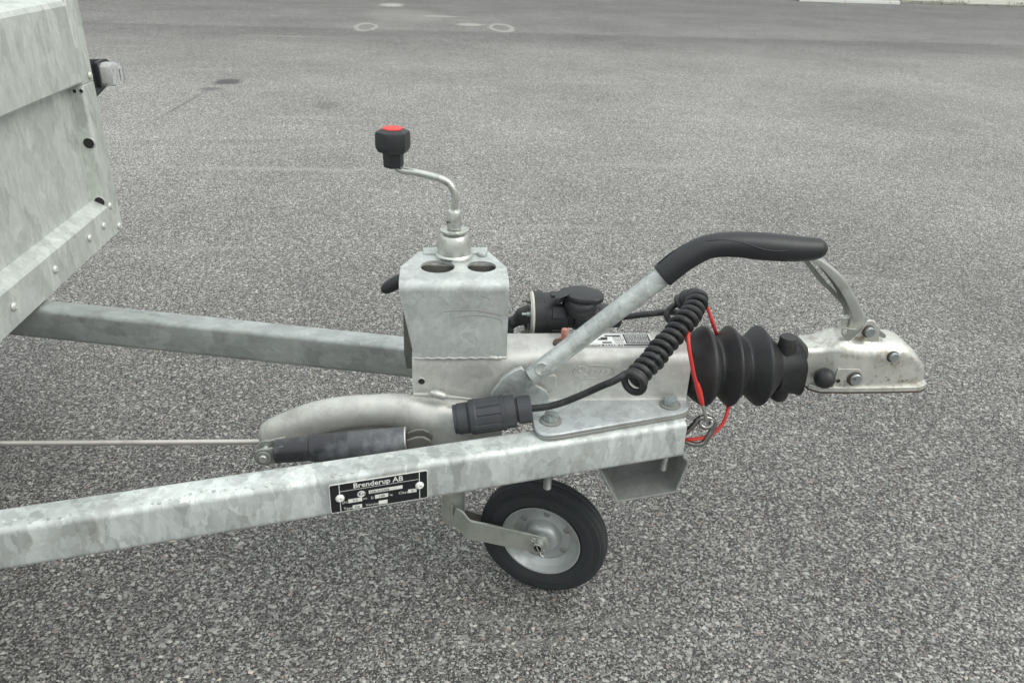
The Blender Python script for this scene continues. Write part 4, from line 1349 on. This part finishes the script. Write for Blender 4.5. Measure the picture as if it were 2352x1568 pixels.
cpt = npt(.315, .465, .0004)
m_.faces([cpt + (DN * math.cos(a) + Vector((0, 0, math.sin(a)))) * NH * .115 for a in (2 * PI * k / 28 for k in range(28))], [tuple(range(28))])
obj('approval_mark', m_, M['print'], plate, smooth=False)
zup = Vector((0, 0, 1))
def nt_(s, a, b_, size, mat='print', bold=0.0, al='LEFT', off=.0006):
    text_obj('lettering', s, size * NH * 1.06, npt(a, b_, off), DN, zup, M[mat], plate, bold, al)
nt_('Brenderup AB', .49, .215, .232, bold=.0002, al='CENTER')
nt_('E', .30, .505, .15, 'black', .0001, 'CENTER'); nt_('24', .335, .50, .085, 'black', .00005, 'CENTER')
nt_('5SR-010406', .40, .485, .11, 'black')
nt_('Dc', .118, .70, .125); nt_('kN', .33, .675, .085); nt_('S:', .405, .695, .13); nt_('kg', .60, .68, .085); nt_('Class:', .69, .69, .125)
nt_('Type:', .128, .93, .125); nt_('Version:', .35, .925, .125)
nt_('9.5', .25, .69, .11, 'black', 0, 'CENTER'); nt_('100', .518, .685, .11, 'black', 0, 'CENTER'); nt_('E', .835, .685, .11, 'black', 0, 'CENTER'); nt_('D6', .268, .925, .11, 'black', 0, 'CENTER')
for a in (.1005, .911):
    rivet(npt(a, .49, .0006), NN, .0056, plate, M['print'])

# ---- support foot: bent channel across under the bars
yF0, yF1 = -.088, .085
fp = [PY(u, v, yF0) for u, v in ((1357, 1084), (1415, 1155), (1553.4, 1132), (1583.6, 1064), (1581, 1055), (1572, 1050))]
fp[0].z = max(fp[0].z, ZB - HB - .001)
zTop = ZB - HB - .001
lef = fp[0] + (fp[0] - fp[1]).normalized() * .01
topl = Vector((fp[0].x, yF0, fp[0].z))
path2 = [Vector((fp[1].x + (fp[0].x - fp[1].x) * (zTop - fp[1].z) / (fp[0].z - fp[1].z), yF0, zTop))] + [fp[1], fp[2], fp[3], fp[4]] + [Vector((fp[5].x, yF0, zTop))]
def offset_in(pts, d_):
    out = []
    for i, p in enumerate(pts):
        t_ = (pts[min(i + 1, len(pts) - 1)] - pts[max(i - 1, 0)]).normalized()
        n_ = Vector((-t_.z, 0, t_.x))
        out.append(p + n_ * d_)
    return out
innr = offset_in(path2, .0038)
sec0 = path2 + innr[::-1]
rings = [[Vector((p.x, y, p.z)) for p in sec0] for y in (yF0, yF1)]
obj('support_foot', MB().loft(rings, cap=True), M['foot'], T, sharp=30, bevel=.0008)
obj('cross_plate', MB().box(Vector(((path2[0].x + path2[-1].x) / 2, 0.01, ZB - HB - .0028)), path2[-1].x - path2[0].x, .13, .0045), M['dark'], T)

# ---- towing socket behind the housing
YS = .088
cS = lambda x, y: (1149.2 + x * .12401, 635.8 + y * .12401)
def PS(x, y, Y=YS): return PY(*cS(x, y), Y)
sc0 = PS(575, 700); sx1 = PS(1190, 705)
zs = sc0.z
sS = mpp(sc0) * .12401
A_ = Vector((sc0.x, YS, zs))
lenb = sx1.x - sc0.x
def ribflat(t, k, q): return 1.0
sock = obj('towing_socket', MB().lathe(A_, (1, 0, 0), [(.002, 440 * sS), (.0025, 448 * sS), (.016, 448 * sS), (.0165, 418 * sS), (lenb * .97, 415 * sS), (lenb, 405 * sS), (lenb, 300 * sS)], 40), M['plastic'], T, sharp=35)
obj('gasket', MB().lathe(A_, (1, 0, 0), [(-.0012, 436 * sS), (.0019, 436 * sS)], 48), M['cream'], sock)
obj('back_plate', MB().lathe(A_, (1, 0, 0), [(-.004, 425 * sS), (-.0013, 430 * sS)], 48), M['latch'], sock)
for k in range(6):
    a = rad(-150 + 60 * k)
    c_ = A_ + Vector((lenb * .74, -math.cos(a) * 414 * sS, math.sin(a) * 414 * sS))
    nn_ = Vector((0, -math.cos(a), math.sin(a)))
    obj('pad', MB().box(c_, lenb * .4, .017, .003, (Vector((1, 0, 0)), nn_.cross(Vector((1, 0, 0))), nn_)), M['plastic'], sock, bevel=.0006)
def bolt_x(x, y, Y, mat):
    p = PS(x, y, Y)
    m_ = MB()
    m_.lathe(Vector((A_.x - .004, p.y, p.z)), (-1, 0, 0), [(0, .0050), (.001, .0050), (.001, .0040), (.0055, .0040), (.0058, .0022), (.013, .0022), (.0132, .001)], 6 if mat == 'zinc' else 12)
    obj('socket_bolt', m_, M[mat], sock, sharp=30)
bolt_x(500, 690, YS - .020, 'bolt'); bolt_x(470, 440, YS - .012, 'dark'); bolt_x(470, 1020, YS - .018, 'dark')
bpts = [PS(x, y) for x, y in ((575, 760), (480, 745), (400, 750), (330, 785), (270, 820), (200, 850), (130, 890), (60, 930))]
obj('cable_boot', MB().tube(bpts, [230 * sS, 222 * sS, 185 * sS, 128 * sS, 110 * sS, 118 * sS, 105 * sS, 100 * sS], 24, sub=4), M['cable'], sock, sharp=60)
bp2 = [PS(x, y, YS - .01) for x, y in ((100, 900), (160, 960), (190, 1010), (170, 1080))]
obj('cable_tail', MB().tube(bp2, 60 * sS, 16, sub=4), M['cable'], sock)
obj('socket_bracket', MB().box(Vector((A_.x - .006, YS + .004, (Z(0) + zs) / 2 - .004)), .003, .046, zs - ZB - .004), M['dark'], sock, bevel=.0006)
obj('bracket_flange', MB().box(Vector((A_.x - .022, YS + .016, Z(.0025))), .034, .050, .003), M['dark'], sock, bevel=.0006)
# raised lid on the mouth
Zl = zs - ZB + 415 * sS + .002
lpx = [(1005, 395), (1020, 310), (1060, 250), (1130, 200), (1260, 168), (1400, 150), (1500, 148), (1600, 170), (1720, 205), (1850, 238), (1905, 280), (1925, 330), (1910, 378), (1850, 405), (1780, 430), (1680, 436), (1560, 432), (1450, 422), (1350, 398), (1270, 370), (1200, 338), (1130, 372), (1090, 400)]
ltop = [PZ(*cS(x, y), Zl + .010) for x, y in lpx]
cen = sum(ltop, Vector()) / len(ltop)
lid = MB()
lid.loft([[p + Vector((0, 0, -.009)) for p in [cen + (q_ - cen) * .97 for q_ in ltop]], [p + Vector((0, 0, -.007)) for p in ltop], [p + Vector((0, 0, -.0025)) for p in ltop], [cen + (q_ - cen) * .93 for q_ in ltop], [cen + (q_ - cen) * .6 + Vector((0, 0, .0015)) for q_ in ltop]])
obj('socket_lid', lid, M['plastic'], sock, sharp=40)
lcup = PS(1500, 470); lcc = PZ(*cS(1495, 470), Zl)
obj('lid_cup', MB().lathe(Vector((lcc.x, lcc.y, Z(Zl) + .003)), (0, 0, -1), [(0, 250 * sS), (.004, 288 * sS), (.010, 292 * sS), (.016, 270 * sS), (.022, 215 * sS), (.026, 120 * sS)], 36), M['plastic'], sock, sharp=50)
for x, y in ((1125, 470), (1193, 400)):
    p = PS(x, y, YS - 330 * sS)
    obj('hinge_pin', MB().sphere(p, 26 * sS if x < 1150 else 16 * sS, 12, 8), M['white'], sock)

# ------------------------------------------------------------------ coiled cable with its two plugs
CR = .0048
def plug(name, a, b_, parent, sc_=1.0, rbase=.0243):
    a, b_ = Vector(a), Vector(b_)
    L_ = (b_ - a).length; d_ = (b_ - a).normalized()
    k = rbase / .0225
    def rib(t, kk, q_):
        f_ = t / L_
        if .29 < f_ < .60: return 1.0 if kk % 8 else .945
        if .665 < f_ < .785: return 1.0 if kk % 6 else .935
        if .85 < f_ < .975: return 1.0 if kk % 6 else .935
        return 1.0
    pf = [(0, .0165), (.0, .0185), (.045, .0185), (.05, .0198), (.175, .0200), (.18, .0190), (.2, .0208), (.215, .0222), (.275, .0229), (.29, .0222), (.30, .0222), (.595, .0222), (.605, .0222), (.62, .0229), (.655, .0229), (.66, .0208), (.79, .0206), (.795, .0150), (.815, .0150), (.825, .0176), (.98, .0176), (1.0, .0160), (1.0, .0060)]
    m_ = MB().lathe(a, d_, [(t * L_, r_ * k) for t, r_ in pf], 96, rib=rib)
    return obj(name, m_, M['plug'], parent, sharp=32)
PA, PB = PY(1043, 963, -.088), PY(1221, 937.5, -.088)
cabT = empty('coiled_cable', (PA.x + .2, -.08, 0), 'black spiral electric cable between the housing and gaiter, with a ribbed plug at each end', 'cable')
path = []
def pp_(u, v, Y): return PY(u, v, Y)
lead = [PB - (PB - PA).normalized() * .004, pp_(1240, 936, -.089), pp_(1265, 932, -.092), pp_(1300, 921.5, -.098), pp_(1340, 905, -.108), pp_(1380, 887, -.119), pp_(1412, 873.5, -.128)]
# coil axis
axp = [(1449, 883, -.130), (1461, 868, -.116), (1487, 839, -.096), (1515, 806, -.075), (1545, 771, -.053), (1573, 738, -.031), (1592, 712, -.010), (1600, 696, .008), (1595, 687, .026), (1580, 689, .040), (1567, 700, .048)]
ax3 = [PY(u, v, Y) for u, v, Y in axp]
dense, _ = smooth_path(ax3, [0] * len(ax3), 60)
# arc length parameterisation
cum = [0.]
for i in range(1, len(dense)): cum.append(cum[-1] + (dense[i] - dense[i - 1]).length)
tot = cum[-1]
RC = .0121
pitch = CR * 2 * 1.38
turns = tot / pitch
nper = 22
helix = []
nrm = None
j = 0
N_ = int(turns * nper)
tprev = None
for i in range(N_ + 1):
    s_ = tot * i / N_
    while j < len(cum) - 2 and cum[j + 1] < s_: j += 1
    f_ = (s_ - cum[j]) / max(1e-9, cum[j + 1] - cum[j])
    p = dense[j].lerp(dense[j + 1], f_)
    t_ = (dense[min(j + 4, len(dense) - 1)] - dense[max(j - 3, 0)]).normalized()
    if nrm is None:
        nrm = Vector((0, 0, 1))
    nrm = (nrm - t_ * nrm.dot(t_)).normalized()
    bn = t_.cross(nrm)
    a = rad(-35) + 2 * PI * i / nper
    wob_ = 1 + .30 * max(0, 1 - i / (nper * 1.2)) + .06 * math.sin(i * .21) + .05 * math.sin(i * .057 + 1)
    helix.append(p + (nrm * math.cos(a) + bn * math.sin(a)) * RC * wob_)
cable_pts, _ = smooth_path(lead + [helix[0]], [0] * (len(lead) + 1), 8)
full_pts = cable_pts[:-1] + helix
SB = PS(2210, 745, YS - .004)
tail = [helix[-1], pp_(1552, 700, .044), pp_(1536, 713, .040), pp_(1532, 726, .036), pp_(1541, 738, .034), pp_(1556, 740, .040), pp_(1568, 728, .052), pp_(1552, 717, .062), pp_(1520, 718, .066), pp_(1480, 722, .070), pp_(1440, 727, .078), pp_(1405, 731, .084)]
tp_, _ = smooth_path(tail, [0] * len(tail), 10)
full_pts = full_pts + tp_[1:]
obj('cable', MB().tube(full_pts, CR, 12), M['cable'], cabT, sharp=80)
pl1 = plug('plug', PA, PB, cabT)
pl1['label'] = 'ribbed black plug lying on the near drawbar'
for k in range(3):
    a = rad(200 + 70 * k)
pb2 = PS(2215, 742)
pl2 = plug('plug', Vector((sx1.x - .006, YS, zs - .001)), Vector((pb2.x, YS, zs - .004)), cabT, 1, .0215)
pl2['label'] = 'black plug pushed into the towing socket behind the lever'

# ------------------------------------------------------------------ red breakaway cable with ring
bc = empty('breakaway_cable', (.45, 0, 0), 'thin red breakaway cable looped around the black gaiter, ending in a steel snap hook', 'cable')
CRr = .0028
run = [(1555, 1008, -.02), (1578, 1009, -.040), (1603, 1007, -.043), (1627, 1001, -.043), (1647, 987, -.041), (1661, 971, -.038), (1669.5, 950, -.034), (1673, 931, -.022), (1676, 912, .02), (1678, 880, .062), (1672, 840, .070), (1660, 806, .060), (1652, 786, .040),
       (1646, 768, .036), (1640, 750, .036), (1634, 733, .038), (1629, 718, .042), (1618, 692, .046), (1606, 676, .040), (1597, 667, .038), (1592, 690, .050), (1588, 715, .046), (1584, 738, .020), (1581, 756, -.020), (1580.5, 770, -.056), (1582.5, 798, -.068), (1588, 830, -.071), (1594, 862, -.070), (1600, 882, -.068)]
obj('red_cable', MB().tube([PY(*q_) for q_ in run], CRr, 12, sub=5), M['redcable'], bc, sharp=80)
fe = [PY(u, v, -.066) for u, v in ((1599, 878), (1602, 886), (1606, 900), (1610, 916), (1613.5, 929))]
obj('ferrule', MB().tube(fe, [.0028, .0040, .0043, .0040, .0028], 16, sub=4), M['redcable'], bc)
wi = MB()
wp_ = [PY(u, v, Y) for u, v, Y in ((1612, 924, -.066), (1616, 940, -.060), (1621, 957, -.052), (1626, 972, -.046))]
wpp, _ = smooth_path(wp_, [0] * 4, 14)
for k in range(4):
    st_ = []
    for i, p in enumerate(wpp):
        a = i * .42 + k * PI / 2
        st_.append(p + Vector((math.cos(a), math.sin(a) * .5, 0)) * .0014)
    wi.tube(st_, .0014, 6)
obj('wire_rope', wi, M['zinc'], bc, sharp=80)
hk = [PY(u, v, Y) for u, v, Y in ((1560, 1004, -.030), (1578, 990, -.034), (1596, 972, -.040), (1604, 962, -.043), (1615, 958.5, -.045), (1628, 960, -.045), (1638, 966, -.045), (1641, 975, -.045), (1636, 986, -.045), (1628, 1000, -.046), (1620, 1013, -.046), (1608, 1019, -.045), (1592, 1019, -.041), (1577, 1013, -.036), (1562, 1006, -.030))]
obj('snap_hook', MB().tube(hk, .0044, 14, sub=5), M['hook'], bc, sharp=80)
ec = PY(1622, 972, -.048)
er_ = [ec + (RV * math.cos(a) * 1.0 + UV * math.sin(a) * .75) * .0084 for a in (2 * PI * k / 20 for k in range(21))]
obj('eye', MB().tube(er_, .0034, 10), M['hook'], bc, sharp=80)
